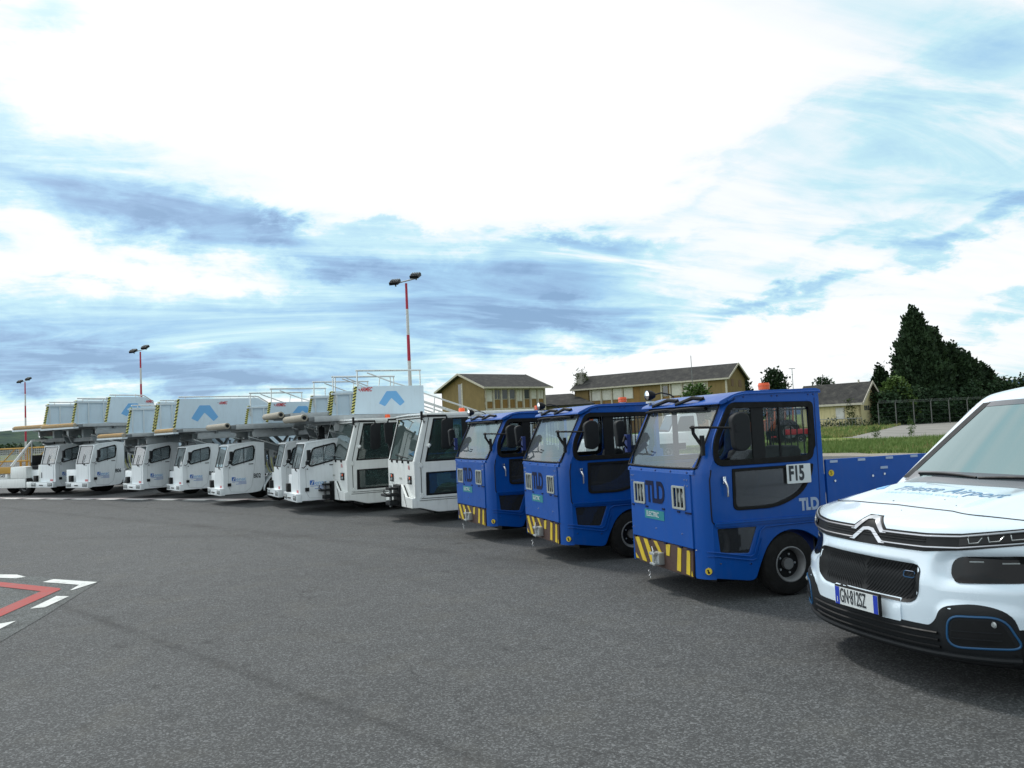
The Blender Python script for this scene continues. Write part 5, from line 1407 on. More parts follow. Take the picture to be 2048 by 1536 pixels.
# grass blades and weeds on the strip behind the row
def grass_patch(name, region, n, h0, h1, cols, wd=.02):
    b = B(); P = np.array(region); x0, y0 = P.min(0); x1, y1 = P.max(0)
    from itertools import cycle
    V = []; F = []; M = []
    def inside(x, y):
        ins = False; j = len(P) - 1
        for i in range(len(P)):
            if (P[i][1] > y) != (P[j][1] > y) and x < (P[j][0] - P[i][0]) * (y - P[i][1]) / (P[j][1] - P[i][1]) + P[i][0]: ins = not ins
            j = i
        return ins
    k = 0; per = {c: ([], []) for c in cols}
    while k < n:
        x, y = rng.uniform(x0, x1), rng.uniform(y0, y1)
        if not inside(x, y): k += .3; continue
        k += 1
        c = cols[int(np.clip((math.sin(x * .45) + math.cos(y * .3 + x * .2) + rng.normal(0, .8)) * .7 + len(cols) / 2, 0, len(cols) - 1))]
        vs, fs = per[c]
        h = rng.uniform(h0, h1) * (1 + .8 * (rng.random() < .06))
        for q in range(3):
            a = rng.uniform(0, 6.28); dx, dy = math.cos(a) * wd, math.sin(a) * wd; lx, ly = rng.normal(0, .3 * h, 2); o = len(vs)
            xx, yy = x + rng.normal(0, .06), y + rng.normal(0, .06)
            vs += [(xx - dx, yy - dy, -.03), (xx + dx, yy + dy, -.03), (xx + lx, yy + ly, h)]; fs.append((o, o + 1, o + 2))
    for c, (vs, fs) in per.items():
        if vs: b.add(vs, fs, c)
    return b.ob(name)
pbr('blade_a', (.10, .175, .035), .8); pbr('blade_b', (.15, .21, .055), .8); pbr('blade_c', (.24, .24, .08), .85); pbr('blade_d', (.32, .23, .12), .9)
g = grass_patch('grass', [(14.2, 31.0), (24, 20), (30, 30), (25, 45.5), (12, 46), (2, 50), (-4, 54)], 26000, .06, .20, ['blade_c', 'blade_a', 'blade_b', 'blade_a', 'blade_b', 'blade_d'], .022)
stuff(g, 'rough green and yellowing grass growing on the strip behind the parked row', 'grass')
g = grass_patch('grass', [tuple(at(x, y)[:2]) for x, y in ((1500, 880), (1560, 878), (1700, 874), (1790, 853), (1812, 848), (1780, 846), (1640, 852), (1500, 858))], 12000, .08, .26, ['blade_b', 'blade_c', 'blade_a', 'blade_c'], .05)
stuff(g, 'mown yellow green grass between the concrete yard and the cream house', 'grass')

# hills and far woods
def ridge(name, pts, depth, mat, seed, rough=.1, base=-5):
    r_ = np.random.default_rng(seed); b = B(); rows = []
    n = len(pts)
    ph = r_.uniform(0, 6.28, 12)
    def wob(s, k0): return sum(math.sin(s * (1.7 ** k) * k0 + ph[k]) / (1.5 ** k) for k in range(8))
    for j, f in enumerate((0, .12, .3, .5, .72, 1.0)):
        row = []
        for i, (x, y, h) in enumerate(pts):
            hh = h * (math.sin(f * math.pi / 2) ** .9) * (1 + rough * .35 * wob(i * .31 + j * 1.3, 1.0))
            row.append((x, y + depth * (f - 1), max(base, hh + base * (1 - f))))
        rows.append(row)
    rows.append([(x, y + depth * .6, base) for x, y, h in pts])
    b.grid(rows, mat); o = b.ob(name, smooth=80); return struct(o)
def rl(pix, Y): return [tuple(atY(x, y, Y)) for x, y in pix]
def interp_pts(P, n):
    P = np.array(P); s = np.linspace(0, len(P) - 1, n); i = np.arange(len(P)); return [tuple(np.interp(s, i, P[:, k])[j] for k in range(3)) for j in range(n)]
ridge('hills', interp_pts(rl([(-900, 880), (-500, 872), (-150, 868), (0, 866), (60, 861), (150, 858), (300, 853), (500, 850), (700, 852), (900, 852), (1150, 850)], 2200), 120), 700, 'hill_wood', 3, .16)
ridge('far_hills', interp_pts(rl([(700, 860), (1100, 830), (1400, 800), (1500, 790), (1600, 778), (1800, 776), (1960, 764), (2048, 757), (2300, 744), (2600, 740)], 7000), 80), 2000, 'hill_far', 5, .04)

# ================================================================== trees
def leafmat(name, c0, c1, sc=.5):
    def fn(t, b, co):
        f = t.noise(co, sc, 5, .7); f2 = t.noise(co, sc * 9, 3, .7)
        c = t.mix(t.rng(t.m('ADD', t.m('MULTIPLY', f, .55), t.m('MULTIPLY', f2, .45)), .38, .62), (*c0, 1), (*c1, 1))
        t.l.new(c, b.inputs['Base Color']); b.inputs['Roughness'].default_value = .7; b.inputs['Specular IOR Level'].default_value = .2
    return gmat(name, fn)
leafmat('leaf_cypress', (.009, .020, .012), (.040, .075, .032)); leafmat('leaf_dark', (.012, .028, .012), (.035, .07, .025)); leafmat('leaf_mid', (.03, .065, .015), (.07, .13, .03)); leafmat('leaf_light', (.045, .085, .02), (.10, .16, .04)); leafmat('leaf_hedge', (.014, .034, .018), (.042, .082, .034))
leafmat('leaf_ivy', (.03, .05, .012), (.07, .10, .03))
pbr('bark', (.06, .045, .03), .9, var=.3)
def crown(b, centre, prof, n, mat, leaf=.35, up=.3, clump=6, seed=1, sag=0., fill=.35):
    """prof: list of (height, radius); clumps of small leaf faces through the crown's volume, uneven outline"""
    r_ = np.random.default_rng(seed); H_ = np.array([p[0] for p in prof]); Rr = np.array([p[1] for p in prof])
    zs = r_.uniform(H_[0], H_[-1], n * 3); rr0 = np.interp(zs, H_, Rr); keep = r_.random(n * 3) < (rr0 / Rr.max()) ** 1.2 + .08
    zs = zs[keep][:n]; rr0 = rr0[keep][:n]
    a = r_.uniform(0, 2 * np.pi, len(zs)); ph = r_.uniform(0, 6.28, 6)
    lob = 1 + .14 * np.sin(a * 3 + ph[0] + zs * 1.1) + (.10 * np.sin(zs * 9 + a * 4) if up >= 1 else 0) + .12 * np.sin(a * 5 + zs * 2.3 + ph[1]) + .12 * np.sin(zs * 4.1 + a * 2 + ph[2])
    rad = rr0 * lob * np.clip(1 - np.abs(r_.normal(0, fill, len(zs))), .05, 1)
    C = np.stack([centre[0] + rad * np.cos(a), centre[1] + rad * np.sin(a), centre[2] + zs], -1)
    C = np.repeat(C, clump, 0) + r_.normal(0, leaf * (.9 if up < 1 else .55), (len(C) * clump, 3)) * np.array([1, 1, .8 if up < 1 else 1.6])
    out = np.stack([np.cos(np.repeat(a, clump)), np.sin(np.repeat(a, clump)), np.full(len(C), up)], -1) + r_.normal(0, .55, (len(C), 3))
    out /= np.linalg.norm(out, axis=1)[:, None]
    sd = np.cross(out, r_.normal(0, 1, (len(C), 3))); sd /= np.linalg.norm(sd, axis=1)[:, None]
    L = leaf * r_.uniform(.5, 1.3, len(C))[:, None]; wv = sd * L * .42
    V = np.stack([C - wv * .6, C + wv, C + out * L + wv * .2, C + out * L * .6 - wv], 1).reshape(-1, 3)
    F = np.arange(len(V)).reshape(-1, 4)
    o = len(b.v); k = b._mi(mat); b.v += list(map(tuple, V.tolist())); b.f += [tuple(f) for f in (F + o).tolist()]; b.m += [k] * len(F)
def tree(name, loc, prof, n, mat, label, cat, leaf=.35, up=.3, seed=1, group=None, trunk=.18, fill=.35, clump=6, limbs=5):
    root = empty(name, loc); Ht = prof[-1][0]; r_ = random.Random(seed)
    b = B(); th = Ht * .85
    b.tube([(0, 0, -.1), (.05, 0, th * .3), (-.05, .05, th * .6), (0, 0, th)], [trunk, trunk * .8, trunk * .5, trunk * .12], 'bark', 8)
    for k in range(limbs):
        z = Ht * (.25 + .6 * k / limbs); a = r_.uniform(0, 6.28); q = np.interp(z + .6, [p[0] for p in prof], [p[1] for p in prof]) * .7
        b.tube([(0, 0, z), (math.cos(a) * q * .5, math.sin(a) * q * .5, z + q * .35), (math.cos(a) * q, math.sin(a) * q, z + q * .6)], [trunk * .35, trunk * .2, .02], 'bark', 5)
    b.ob('trunk', root)
    b = B(); crown(b, (0, 0, 0), prof, n, mat, leaf, up, clump, seed, fill=fill); b.ob('crown', root, smooth=10)
    tag(root, label, cat, group); return root
def gp(x, Yd, z=-.03): p = atY(x, 840, Yd); return (p[0], p[1], z)
def hgt(x, y, Yd): return atY(x, y, Yd)[2]
G = 'dark conifers behind the wire fence'
for (x, ytop, Yd, prof, n, sd, lab) in (
    (1829, 614, 92, [(0, 1.9), (.12, 2.3), (.35, 2.35), (.55, 2.0), (.70, 1.55), (.82, 1.0), (.92, .62), (1, .12)], 5200, 11, 'tallest dark cypress tree, standing behind the wire fence right of the cream house'),
    (1863, 652, 94, [(0, 1.6), (.2, 1.9), (.5, 1.7), (.75, 1.2), (.9, .8), (1, .2)], 2800, 12, 'dark conifer joined to the right side of the tallest cypress'),
    (1903, 682, 96, [(0, 1.7), (.3, 1.9), (.6, 1.6), (.82, 1.0), (.93, .5), (1, .1)], 2600, 13, 'dark conifer with the second highest peak behind the wire fence'),
    (1930, 702, 97, [(0, 1.8), (.3, 2.0), (.6, 1.7), (.85, 1.0), (1, .2)], 2300, 14, 'dark conifer right of the second highest peak in the sloping group'),
    (1958, 722, 98, [(0, 1.8), (.3, 2.0), (.6, 1.7), (.85, 1.0), (1, .2)], 2000, 21, 'lower dark conifer near the right end of the sloping group'),
    (1981, 750, 99, [(0, 1.4), (.4, 1.5), (.8, .9), (1, .2)], 1200, 22, 'lowest dark conifer at the right end of the sloping group')):
    h = hgt(x, ytop + 11, Yd)
    tree('cypress_tree', gp(x + (840 - ytop) * .06, Yd), [(a * h, r_) for a, r_ in prof], n, 'leaf_cypress', lab, 'tree', .40, 1.5, sd, G, .3, .26, 7)
h = hgt(1758, 738, 100)
tree('cypress_tree', gp(1766, 100), [(0, 1.0), (h * .2, 1.3), (h * .5, 1.2), (h * .75, .75), (h * .9, .35), (h, .05)], 1500, 'leaf_cypress', 'small narrow cypress just right of the cream house gable', 'tree', .36, 1.2, 15, None, .2, .3, 6)
h = hgt(1795, 758, 88)
tree('broadleaf_tree', gp(1796, 88), [(0, .6), (h * .2, 1.6), (h * .5, 1.5), (h * .8, 1.0), (h, .3)], 1400, 'leaf_light', 'pale yellow green young tree in front of the cypresses', 'tree', .30, .5, 16, None, .12, .4, 6)
h = hgt(1553, 741, 130)
tree('pine_tree', gp(1553, 130), [(0, .6), (h * .5, 1.3), (h * .75, 1.7), (h * .9, 1.2), (h, .4)], 900, 'leaf_cypress', 'dark pine top showing above the blue tractor roof', 'tree', .40, .7, 17, None, .2, .4, 5)
h = hgt(1490, 756, 135)
tree('pine_tree', gp(1489, 135), [(0, .6), (h * .5, 1.0), (h * .8, 1.3), (h, .4)], 500, 'leaf_cypress', 'dark tree peeping out behind the right end of the long yellow building', 'tree', .40, .7, 18, None, .2, .4, 5)
h = hgt(1651, 755, 118)
tree('cypress_tree', gp(1651, 118), [(0, 1.5), (h * .6, 1.4), (h * .85, 1.1), (h, .5)], 500, 'leaf_cypress', 'dark cypress top just above the roof of the cream house', 'tree', .36, .8, 19, None, .2, .35, 5)
h = hgt(1392, 768, 60)
tree('sapling', gp(1395, 60), [(h * .35, .6), (h * .6, 1.1), (h * .85, .9), (h, .3)], 420, 'leaf_mid', 'thin green sapling in front of the long yellow building', 'tree', .22, .4, 20, None, .06, .5, 5)
for k, (x, y, Yd, r0, lab) in enumerate(((2030, 772, 120, 3.6, 'mid green round tree at the right edge of the photo'), (2090, 765, 116, 3.8, 'mid green tree just beyond the right edge'), (1992, 790, 124, 2.6, 'low mid green tree behind the wire fence, next to the last conifer'))):
    h = hgt(x, y, Yd); tree('broadleaf_tree', gp(x, Yd), [(0, r0 * .7), (h * .4, r0), (h * .75, r0 * .8), (h, r0 * .25)], 1300, 'leaf_mid', lab, 'tree', .42, .4, 30 + k, 'round green trees at the right', .2, .4, 6)
# undergrowth along the fence
b = B(); k = 0
for x in range(1775, 2110, 14):
    Yd = 86 + (x - 1775) * .03; p = gp(x, Yd); h = random.uniform(2.8, 5.0)
    crown(b, (p[0], p[1] + .3, 0), [(0, 1.2), (h * .5, 1.3), (h, .4)], 330, 'leaf_hedge', .30, .3, 5, 50 + x, fill=.4)
hd = b.ob('undergrowth', smooth=10); stuff(hd, 'dark green scrub growing along the wire fence under the conifers', 'scrub')
# wood at the foot of the hills on the left
b = B()
for k in range(150):
    xx = -420 + k * 3.4 + random.uniform(-2, 2); yy = 330 + random.uniform(-25, 40) - k * .3; h = random.uniform(2.5, 5)
    crown(b, (xx, yy, 0), [(0, 3), (h * .5, 3.2), (h, 1.2)], 60, random.choice(['leaf_dark', 'leaf_hedge', 'leaf_hedge', 'leaf_dark']), .8, .3, 4, 900 + k, fill=.4)
wd = b.ob('wood', smooth=10); stuff(wd, 'band of green woodland across the far side of the airfield at the foot of the hills', 'wood')

# ================================================================== buildings
def wallm(col, var=.12):
    def fn(t, b, co):
        f = t.noise(co, .9, 6, .65); sp = t.node('ShaderNodeSeparateXYZ', inp={0: co})
        st = t.noise(t.xyz(t.m('MULTIPLY', sp.outputs[0], 3.), t.m('MULTIPLY', sp.outputs[1], 3.), t.m('MULTIPLY', sp.outputs[2], .35)), 1.6, 6, .65)
        c = t.mix(t.rng(f, .3, .7), tuple(v * (1 - var) for v in col) + (1,), tuple(v * (1 + var) for v in col) + (1,))
        c = t.mix(t.rng(st, .50, .72, 0, .5), c, tuple(v * .42 for v in col) + (1,))
        t.l.new(c, b.inputs['Base Color']); b.inputs['Roughness'].default_value = .9
    return fn
gmat('ochre', wallm((.20, .145, .060))); gmat('ochre_panel', wallm((.26, .155, .055))); gmat('cream_wall', wallm((.60, .53, .30), .05)); gmat('grey_wall', wallm((.30, .29, .26)))
def roofm(t, b, co):
    f = t.noise(co, 1.3, 7, .7); c = t.ramp(f, [(.35, (.016, .016, .017)), (.55, (.036, .036, .034)), (.7, (.075, .072, .062))])
    t.l.new(c, b.inputs['Base Color']); b.inputs['Roughness'].default_value = .95
    wv = t.node('ShaderNodeTexWave', inp={'Vector': co, 'Scale': 2.2}); t.l.new(t.node('ShaderNodeBump', inp={'Strength': .5, 'Distance': .05, 'Height': wv.outputs['Fac']}).outputs[0], b.inputs['Normal'])
gmat('roof', roofm); pbr('conc_frame', (.48, .45, .38), .85, var=.15); pbr('shutter', (.58, .58, .54), .7, var=.12); pbr('pane', (.05, .065, .075), .08, spec=.8); pbr('brown_shutter', (.16, .10, .06), .8)

def frame2(p0, p1):
    """local frame along the facade p0 -> p1: returns yaw"""
    return math.atan2(p1[1] - p0[1], p1[0] - p0[0])
def gable_roof(root, L, D, ze, zr, ov, mat='roof', xr0=None, xr1=None, rise_t=.18):
    """facade along +x at y=0, depth D towards +y, ridge along x; returns roof"""
    b = B(); x0, x1 = -ov, L + ov; yr = D / 2; s = (zr - ze) / (D / 2); zo = ze - s * ov
    a0 = x0 if xr0 is None else xr0; a1 = x1 if xr1 is None else xr1
    for (ya, za, yb) in ((-ov, zo, yr), (D + ov, zo, yr)):
        vs = [(x0, ya, za), (x1, ya, za), (a1, yb, zr), (a0, yb, zr)]
        vs += [(x, y, z + rise_t) for x, y, z in vs]
        b.add(vs, [(0, 1, 2, 3), (4, 7, 6, 5), (0, 4, 5, 1), (1, 5, 6, 2), (2, 6, 7, 3), (3, 7, 4, 0)], mat)
    r_ = b.ob('roof', root)
    b = B(); b.box(x0, x1, -ov - .10, -ov + .0, zo + .0, zo + .22, 'conc_frame')
    for xx in (x0 - .06, x1):
        b.prism([(-ov, zo - .05), (-ov, zo + .22), (yr, zr + .24), (D + ov, zo + .22), (D + ov, zo - .05), (yr, zr - .05)], 'x', xx, xx + .06, 'conc_frame')
    b.ob('gutter', r_)
    return r_
def gable_wall(b, x, D, z0, ze, zr, mat, th=.2): b.prism([(0, z0), (D, z0), (D, ze), (D / 2, zr - .02), (0, ze)], 'x', x, x + th, mat)

# -- yellow building 1 (left)
Zb = 110.
P0 = atY(970, 773, Zb); P1 = atY(1090, 772, Zb * 85.4 / 80); PL = atY(882, 780, Zb * 85.4 / 82.7)
ze = P0[2]; L = math.hypot(P1[0] - P0[0], P1[1] - P0[1]); D = math.hypot(PL[0] - P0[0], PL[1] - P0[1])
root = empty('yellow_building', (P0[0], P0[1], 0), frame2(P0, P1)); 
zr = ze + 2.0
D = 10.3
b = B(); b.box(0, L, D - .2, D, 0, ze, 'ochre'); gable_wall(b, 0, D, 0, ze, zr, 'ochre'); gable_wall(b, L - .2, D, 0, ze, zr, 'ochre')
b.box(.2, L - .2, .25, .45, 0, ze, 'ochre_panel'); b.ob('wall', root)
NB = 8
b = B()
for k in range(NB + 1): b.box(.0 + k * (L - .25) / NB, .25 + k * (L - .25) / NB, -.02, .25, 0, ze - .02, 'conc_frame')
for z in (ze - .35, ze - 3.35, ze - 3.75): b.box(.25, L, .05, .24, z, z + .28, 'conc_frame')
b.ob('facade_frame', root)
for fl in range(2):
    for k in range(NB):
        x0 = .30 + k * (L - .25) / NB; x1 = x0 + (L - .25) / NB - .32; zt_ = ze - .38 - fl * 3.4; zb = zt_ - (1.75 if (k, fl) in ((0, 0), (4, 0)) or fl else 1.45)
        b = B(); b.box(x0, x1, .16, .24, zb, zt_, 'conc_frame'); wn = b.ob('window', root)
        b = B(); b.box(x0 + .08, x1 - .08, .13, .158, zb + .08, zt_ - .08, 'shutter' if (k, fl) in ((0, 0), (4, 0), (6, 0), (7, 0), (1, 1), (2, 1), (5, 1)) else 'pane')
        if (k + fl) % 3 == 1: b.box((x0 + x1) / 2 - .04, (x0 + x1) / 2 + .04, .10, .128, zb + .08, zt_ - .08, 'conc_frame')
        b.ob('pane', wn)
b = B()
for k in range(9): b.box(-.02, .0, D * .52, D * .60, ze - 4.4 + k * .62, ze - 4.35 + k * .62, 'conc_frame')
b.box(-.05, -.02, D * .50, D * .53, ze - 4.6, ze + .8, 'conc_frame'); b.box(-.03, -.001, D * .53, D * .60, ze - 4.5, ze + .7, 'pane'); b.ob('stair_window', root)
gable_roof(root, L, D, ze, zr, .8)
tag(root, 'yellow two storey building with a grey gable roof, left one behind the blue tractors', 'building', 'yellow buildings across the apron')

# -- long yellow building 2 (right)
Zb = 110.
Q0 = atY(1149, 780, Zb * 81.5 / 71.5); Q1 = atY(1453, 754.5, Zb)
ze = Q1[2]; L = math.hypot(Q1[0] - Q0[0], Q1[1] - Q0[1]); D = 6.6; zr = ze + 1.9
root = empty('yellow_building', (Q0[0], Q0[1], 0), frame2(Q0, Q1))
b = B(); b.box(0, L, D - .2, D, 0, ze, 'ochre'); gable_wall(b, 0, D, 0, ze, zr, 'ochre'); gable_wall(b, L - .2, D, 0, ze, zr, 'ochre')
b.box(.2, L - .2, .30, .5, 0, ze, 'ochre_panel')
fx = lambda f: L * f
for f0, f1 in ((0.0, .10), (.46, .595), (.885, 1.0)): b.box(fx(f0) + .0, fx(f1) - .2 * (f1 == 1), .0, .295, 0, ze, 'ochre')
b.ob('wall', root)
bays = [(.115 + k * .075, .115 + (k + 1) * .075) for k in range(4)] + [(.60, .645)] + [(.655 + k * .075, .655 + (k + 1) * .075) for k in range(3)]
b = B()
for f0, f1 in bays + [(.885, .89)]: b.box(fx(f0) - .12, fx(f0) + .08, -.02, .29, 0, ze - .02, 'conc_frame')
for z in (ze - .30, ze - 3.4): b.box(fx(.115), fx(.88), .04, .285, z, z + .25, 'conc_frame')
b.box(L - .25, L + .03, -.04, .0, 0, ze, 'conc_frame')
b.ob('facade_frame', root)
for fl in range(2):
    for i, (f0, f1) in enumerate(bays):
        zt_ = ze - .32 - fl * 3.3; zb = zt_ - 1.75
        b = B(); b.box(fx(f0) + .12, fx(f1) - .16, .22, .28, zb, zt_, 'conc_frame'); wn = b.ob('window', root)
        b = B(); b.box(fx(f0) + .18, fx(f1) - .22, .17, .218, zb + .06, zt_ - .06 - .18 * (i % 3 == 1), 'pane' if i == 4 else 'shutter'); b.ob('pane', wn)
for yy, zz, w_ in ((D * .22, ze - .2, .9), (D * .62, ze - .3, 1.2), (D * .25, ze - 2.0, .9), (D * .45, ze - 2.3, 1.4)):
    b = B(); b.box(L, L + .04, yy, yy + w_, zz - 1.0, zz, 'brown_shutter'); b.ob('window', root)
rf = gable_roof(root, L, D, ze, zr, .5)
b = B(); b.box(-.2, .9, 1.0, 2.3, 0, ze + 2.6, 'grey_wall'); crown(b, (.3, 1.6, ze - 3), [(0, 1.2), (3, 1.1), (5.2, .8), (6.2, .5)], 260, 'leaf_ivy', .22, .4, 4, 77, fill=.2); b.ob('chimney', rf)
tag(root, 'long yellow two storey building with an ivy covered chimney, right one behind the blue tractors', 'building', 'yellow buildings across the apron')

# -- low link between them
M0 = atY(1085, 808, 125.); M1 = atY(1186, 808, 122.)
L = math.hypot(M1[0] - M0[0], M1[1] - M0[1]); ze = M1[2]
root = empty('low_building', (M0[0], M0[1], 0), frame2(M0, M1))
b = B(); b.box(0, L, 0, 5, 0, ze, 'grey_wall'); b.ob('wall', root)
b = B(); z1 = hgt(1140, 789, 126); b.add([(-1, -.8, ze - .1), (L + .5, -.8, ze - .1), (L * .45, 3.5, z1), (-1, 3.5, z1), (-1, -.8, ze + .1), (L + .5, -.8, ze + .1), (L * .45, 3.5, z1 + .2), (-1, 3.5, z1 + .2)], [(0, 1, 2, 3), (4, 5, 6, 7), (0, 1, 5, 4), (1, 2, 6, 5), (2, 3, 7, 6), (3, 0, 4, 7)], 'roof'); b.ob('roof', root)
for k in range(4):
    b = B(); b.box(.6 + k * 1.6, 1.6 + k * 1.6, -.04, .0, ze - 1.6, ze - .5, 'pane'); b.ob('window', root)
tag(root, 'low grey building with a sloping grey roof linking the two yellow buildings', 'building')

# -- cream house
H0 = atY(1600, 803.5, 90); H1 = atY(1719, 799, 85); ze = H1[2] - .1
L = math.hypot(H1[0] - H0[0], H1[1] - H0[1]); D = 4.4; zr = hgt(1740, 766, 86.5)
root = empty('cream_house', (H0[0], H0[1], 0), frame2(H0, H1))
b = B(); b.box(0, L, 0, .2, 0, ze, 'cream_wall'); b.box(0, L, D - .2, D, 0, ze, 'cream_wall'); gable_wall(b, 0, D, 0, ze, zr, 'cream_wall'); gable_wall(b, L - .2, D, 0, ze, zr, 'cream_wall'); b.ob('wall', root)
gable_roof(root, L, D, ze, zr, .55)
b = B(); b.box(L * .60, L * .60 + 1.0, -.05, -.001, .9, 2.15, 'conc_frame'); wn = b.ob('window', root)
b = B(); b.box(L * .60 + .08, L * .60 + .92, -.075, -.052, .96, 2.09, 'shutter'); b.ob('pane', wn)
for k in range(3):
    b = B(); b.box(L, L + .04, 1.0 + k * .45, 1.28 + k * .45, 1.75, 2.25, 'pane'); b.ob('window', root)
b = B()
for x, z in ((L - 1.0, 0), (L - .95, .8), (L - 1.05, 1.6), (L - 1.0, 2.2)): crown(b, (x, -.1, z), [(0, .35), (.4, .4), (.8, .2)], 50, 'leaf_ivy', .14, .3, 4, int(z * 10) + 5, fill=.3)
for k in range(8): crown(b, (L + .2, 3.1 + .12 * math.sin(k), k * .45), [(0, .5), (.3, .7), (.7, .4)], 40, 'leaf_dark', .18, .3, 4, k + 60, fill=.3)
b.ob('ivy', root)
b = B()
for k in range(14): b.tube([(L * .45 + k * .35, -1.6, 0), (L * .45 + k * .35, -1.6, .95)], .02, 'galv_dark', 5)
b.tube([(L * .45, -1.6, .95), (L * .45 + 4.55, -1.6, .95)], .03, 'galv_dark', 5); b.tube([(L * .45, -1.6, .15), (L * .45 + 4.55, -1.6, .15)], .02, 'galv_dark', 5)
for k in range(10): crown(b, (L * .42 + k * .8, -1.2, 0), [(0, .3), (.3, .4), (.6 + .3 * (k % 3), .15)], 30, 'leaf_dark', .15, .4, 4, 300 + k, fill=.4)
b.ob('railing', root)
b = B(); b.cyl((L * .86, D / 2, zr), (L * .86, D / 2, zr + .45), .10, 'conc_frame', 8); b.ob('chimney', root)
tag(root, 'low cream house with a grey gable roof and ivy on its corner', 'house')

# -- antenna masts
b = B(); p = atY(1385, 770, 112); h = hgt(1385, 711, 112); b.cyl((0, 0, 0), (0, 0, h), .045, 'galv_dark', 6); o = b.ob('antenna_mast'); o.location = (p[0], p[1], 0); tag(o, 'thin dark mast rising above the long yellow building', 'mast')
b = B(); h = hgt(1585, 737, 112); p = atY(1586, 770, 112); b.cyl((0, 0, 0), (0, 0, h), .05, 'galv', 6); b.box(-.45, .45, -.04, .04, h - .05, h + .03, 'galv_dark'); b.box(-.12, .12, -.04, .04, h - .9, h - .84, 'galv'); b.ob('x') if False else None
o = b.ob('television_aerial'); o.location = (p[0], p[1], 0); tag(o, 'television aerial on a pole above the roof of the cream house', 'aerial')

# -- wire fence with concrete posts
root = empty('wire_fence', (0, 0, 0)); pts = []
for x, y in ((1758, 812), (1793, 800), (1829, 798), (1864, 795), (1900, 793), (1937, 791), (1975, 787), (2014, 785), (2055, 783)):
    Yd = 82 + (x - 1758) * .018; p = atY(x, 840, Yd); h = 2.35; pts.append((p[0], p[1], h))
    b = B(); b.box(p[0] - .035, p[0] + .035, p[1] - .035, p[1] + .035, -.05, h, 'conc'); b.tube([(p[0], p[1], h), (p[0] + .05, p[1] - .25, h + .3)], .028, 'conc', 5); b.ob('post', root)
b = B()
for z in np.arange(.1, 2.3, .44): b.tube([(p[0], p[1], z) for p in pts], .0035, 'galv_dark', 4)
for z in (2.4, 2.5, 2.6): b.tube([(p[0] + .03, p[1] - (z - 2.3) * .8, z) for p in pts], .006, 'galv', 4)
b.ob('wire', root); tag(root, 'wire fence on concrete posts in front of the conifers', 'fence')

# ================================================================== vehicles on the yard beyond, seen between and through the cabs
def pickup(name, loc, rz, col, lab, cat='pickup truck', bedcol=None, L=4.6, cabh=1.95):
    root = empty(name, loc, rz); W = 1.7
    b = B(); SO = rr([(0, .45), (.05, .95), (.55, 1.05), (1.0, cabh), (2.0, cabh + .03), (2.08, 1.0), (2.08, .35), (.1, .35)], [.05, .1, .1, .15, .12, .03, .03, .05], 4)
    b.prism(SO, 'y', 0, W, col); b.ob('cab', root, bev=.03)
    b = B()
    for y0, y1 in ((-.012, -.002), (W + .002, W + .012)):
        b = B(); b.prism(rr([(.85, 1.10), (1.12, cabh - .12), (1.85, cabh - .10), (1.88, 1.08)], .05, 3), 'y', y0, y1, 'pane'); b.ob('window', root)
    b = B(); vs = [(.54, .12, 1.09), (.54, W - .12, 1.09), (.955, W - .15, cabh - .06), (.955, .15, cabh - .06)]; b.add(vs, [(0, 1, 2, 3)], 'pane'); b.add([(x - .02, y, z + .01) for x, y, z in vs], [(0, 1, 2, 3)], 'pane'); b.ob('windscreen', root)
    b = B(); b.box(2.1, L, .0, W, .68, .78, bedcol or col)
    b.box(2.1, L, .0, .04, .78, 1.12, bedcol or col); b.box(2.1, L, W - .04, W, .78, 1.12, bedcol or col); b.box(L - .04, L, .04, W - .04, .78, 1.12, bedcol or col); b.box(2.1, L, .3, W - .3, .4, .68, 'black'); b.ob('load_bed', root, bev=.01)
    for x in (.75, L - .95): wheel(root, x, -.01, .32, .2, .55); wheel(root, x, W + .01, .32, .2, .55, out=1)
    tag(root, lab, cat); return root
def yard(x, Yd): p = atY(x, 840, Yd); return (p[0], p[1], -.02)
pickup('pickup_truck', yard(1318, 40), R(10), 'white', 'white pickup truck on the yard, seen through the windscreen of the F15 tractor')
pickup('flatbed_truck', yard(1168, 33), R(12), 'white_w', 'white flatbed truck on the yard, seen through the middle blue tractor', 'truck')
def container(name, loc, rz, col, lab, L=4., Hh=1.6, D=2.0, z0=.7):
    root = empty(name, loc, rz); b = B(); b.box(0, L, 0, D, z0, z0 + Hh, col)
    for k in range(int(L / .3)): b.box(.1 + k * .3, .2 + k * .3, -.03, .0, z0 + .08, z0 + Hh - .08, col)
    b.ob('body', root, bev=.01)
    b = B(); b.box(.1, L - .1, .3, D - .3, .35, z0, 'galv_dark'); b.ob('chassis', root)
    for x in (.8, L - .8): wheel(root, x, .05, .35, .22, .5); wheel(root, x, D - .05, .35, .22, .5, out=1)
    tag(root, lab, 'trailer'); return root
container('box_trailer', yard(1172, 44), R(8), 'orange_dim', 'rusty orange box trailer behind the white flatbed truck, seen through the middle blue tractor', 2.2, 1.1, 2.2, 1.3)
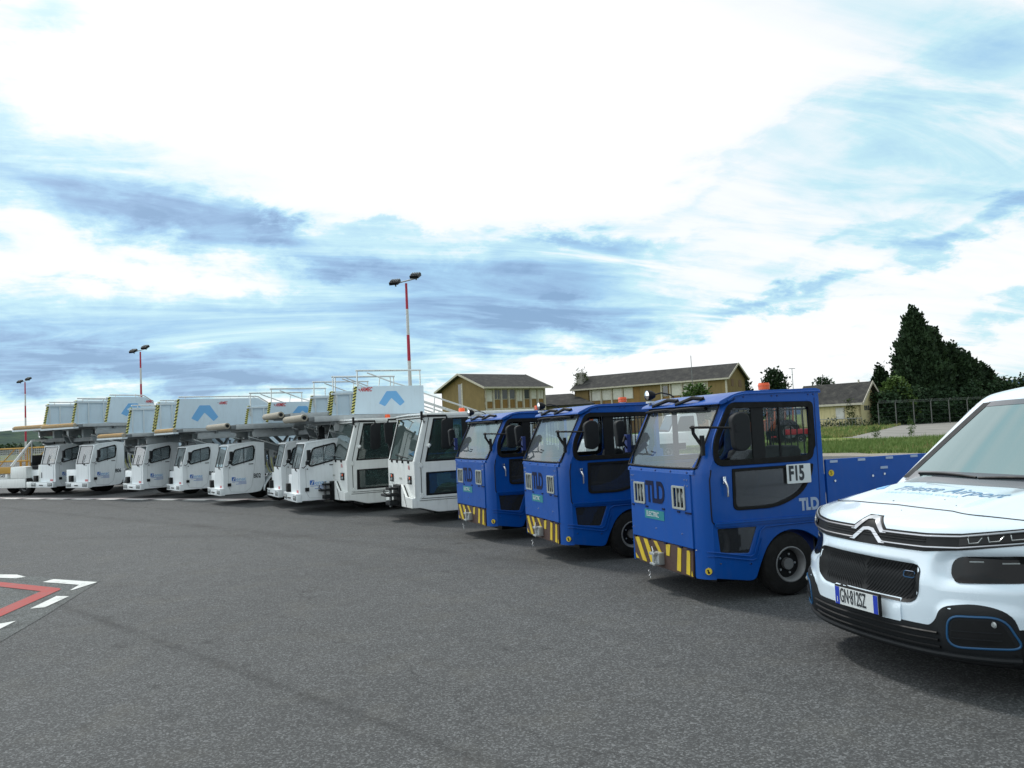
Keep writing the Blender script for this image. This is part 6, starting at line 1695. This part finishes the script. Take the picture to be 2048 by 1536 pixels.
def make_tractor(loc, rz):
    root = empty('farm_tractor', loc, rz)
    b = B(); b.box(0, 1.6, .5, 1.2, .8, 1.35, 'orange_dim'); b.box(1.5, 2.6, .35, 1.35, .9, 1.1, 'orange_dim'); b.ob('bonnet', root, bev=.06)
    b = B()
    for x, y in ((1.55, .35), (1.55, 1.35), (2.6, .35), (2.6, 1.35)): b.tube([(x, y, 1.1), (x + .05, y, 2.2)], .05, 'orange_dim', 6)
    b.box(1.5, 2.75, .3, 1.4, 2.2, 2.3, 'orange_dim'); b.ob('cab', root, bev=.02)
    b = B(); b.box(1.58, 2.6, .38, .40, 1.1, 2.2, 'glass_side'); b.ob('window', root)
    b = B(); b.tube([(.5, .85, 1.3), (.5, .85, 2.0)], .04, 'black', 8); b.ob('exhaust', root)
    b = B(); b.tube([(-.9, .3, .5), (.3, .3, 1.2), (1.4, .3, 1.5)], .07, 'orange_dim', 6); b.box(-1.2, -.8, -.1, 1.8, .2, .8, 'galv_dark'); b.ob('loader', root)
    for x, r_ in ((.4, .42), (2.2, .70)): wheel(root, x, .05, r_, .35, .5); wheel(root, x, 1.65, r_, .35, .5, out=1)
    return root
o = make_tractor(yard(1500, 44), R(5)); tag(o, 'orange farm tractor with a loader, seen through the door window of the F15 tractor', 'farm tractor')
def make_implement(loc, rz):
    root = empty('farm_implement', loc, rz)
    b = B(); b.box(0, 1.6, 0, .9, .55, .85, 'red'); b.ob('hopper', root, bev=.05)
    b = B(); b.tube([(0, .4, .5), (-.8, .4, .45)], .05, 'red', 6); b.box(.1, 1.5, .1, .8, .4, .55, 'galv_dark'); b.ob('frame', root)
    for y, o_ in ((.0, -1), (.9, 1)): wheel(root, .8, y, .32, .15, .5, out=o_)
    return root
o = make_implement(yard(1572, 44), R(5)); tag(o, 'small red farm implement right of the orange tractor, seen through the F15 tractor', 'farm implement')
# weeds standing in the concrete
for k, (x, y, hh, lab) in enumerate(((1823, 873, 1.1, 'tall weed growing out of the edge of the concrete yard'), (1752, 876, .7, 'smaller weed at the edge of the concrete yard, left of the tall one'))):
    p = at(x, y); b = B()
    for q in range(7):
        a = random.uniform(0, 6.28); b.tube([(0, 0, -.03), (math.cos(a) * .05, math.sin(a) * .05, hh * .5), (math.cos(a) * .2, math.sin(a) * .2, hh * random.uniform(.7, 1.))], [.008, .006, .003], 'blade_a', 4)
    st = B(); crown(b, (0, 0, 0), [(.1, .12), (hh * .5, .22), (hh, .06)], 60, 'leaf_mid', .07, .6, 4, 400 + k); o = b.ob('weed', smooth=10); o.location = (p[0], p[1], 0); tag(o, lab, 'weed', 'weeds at the edge of the concrete yard')
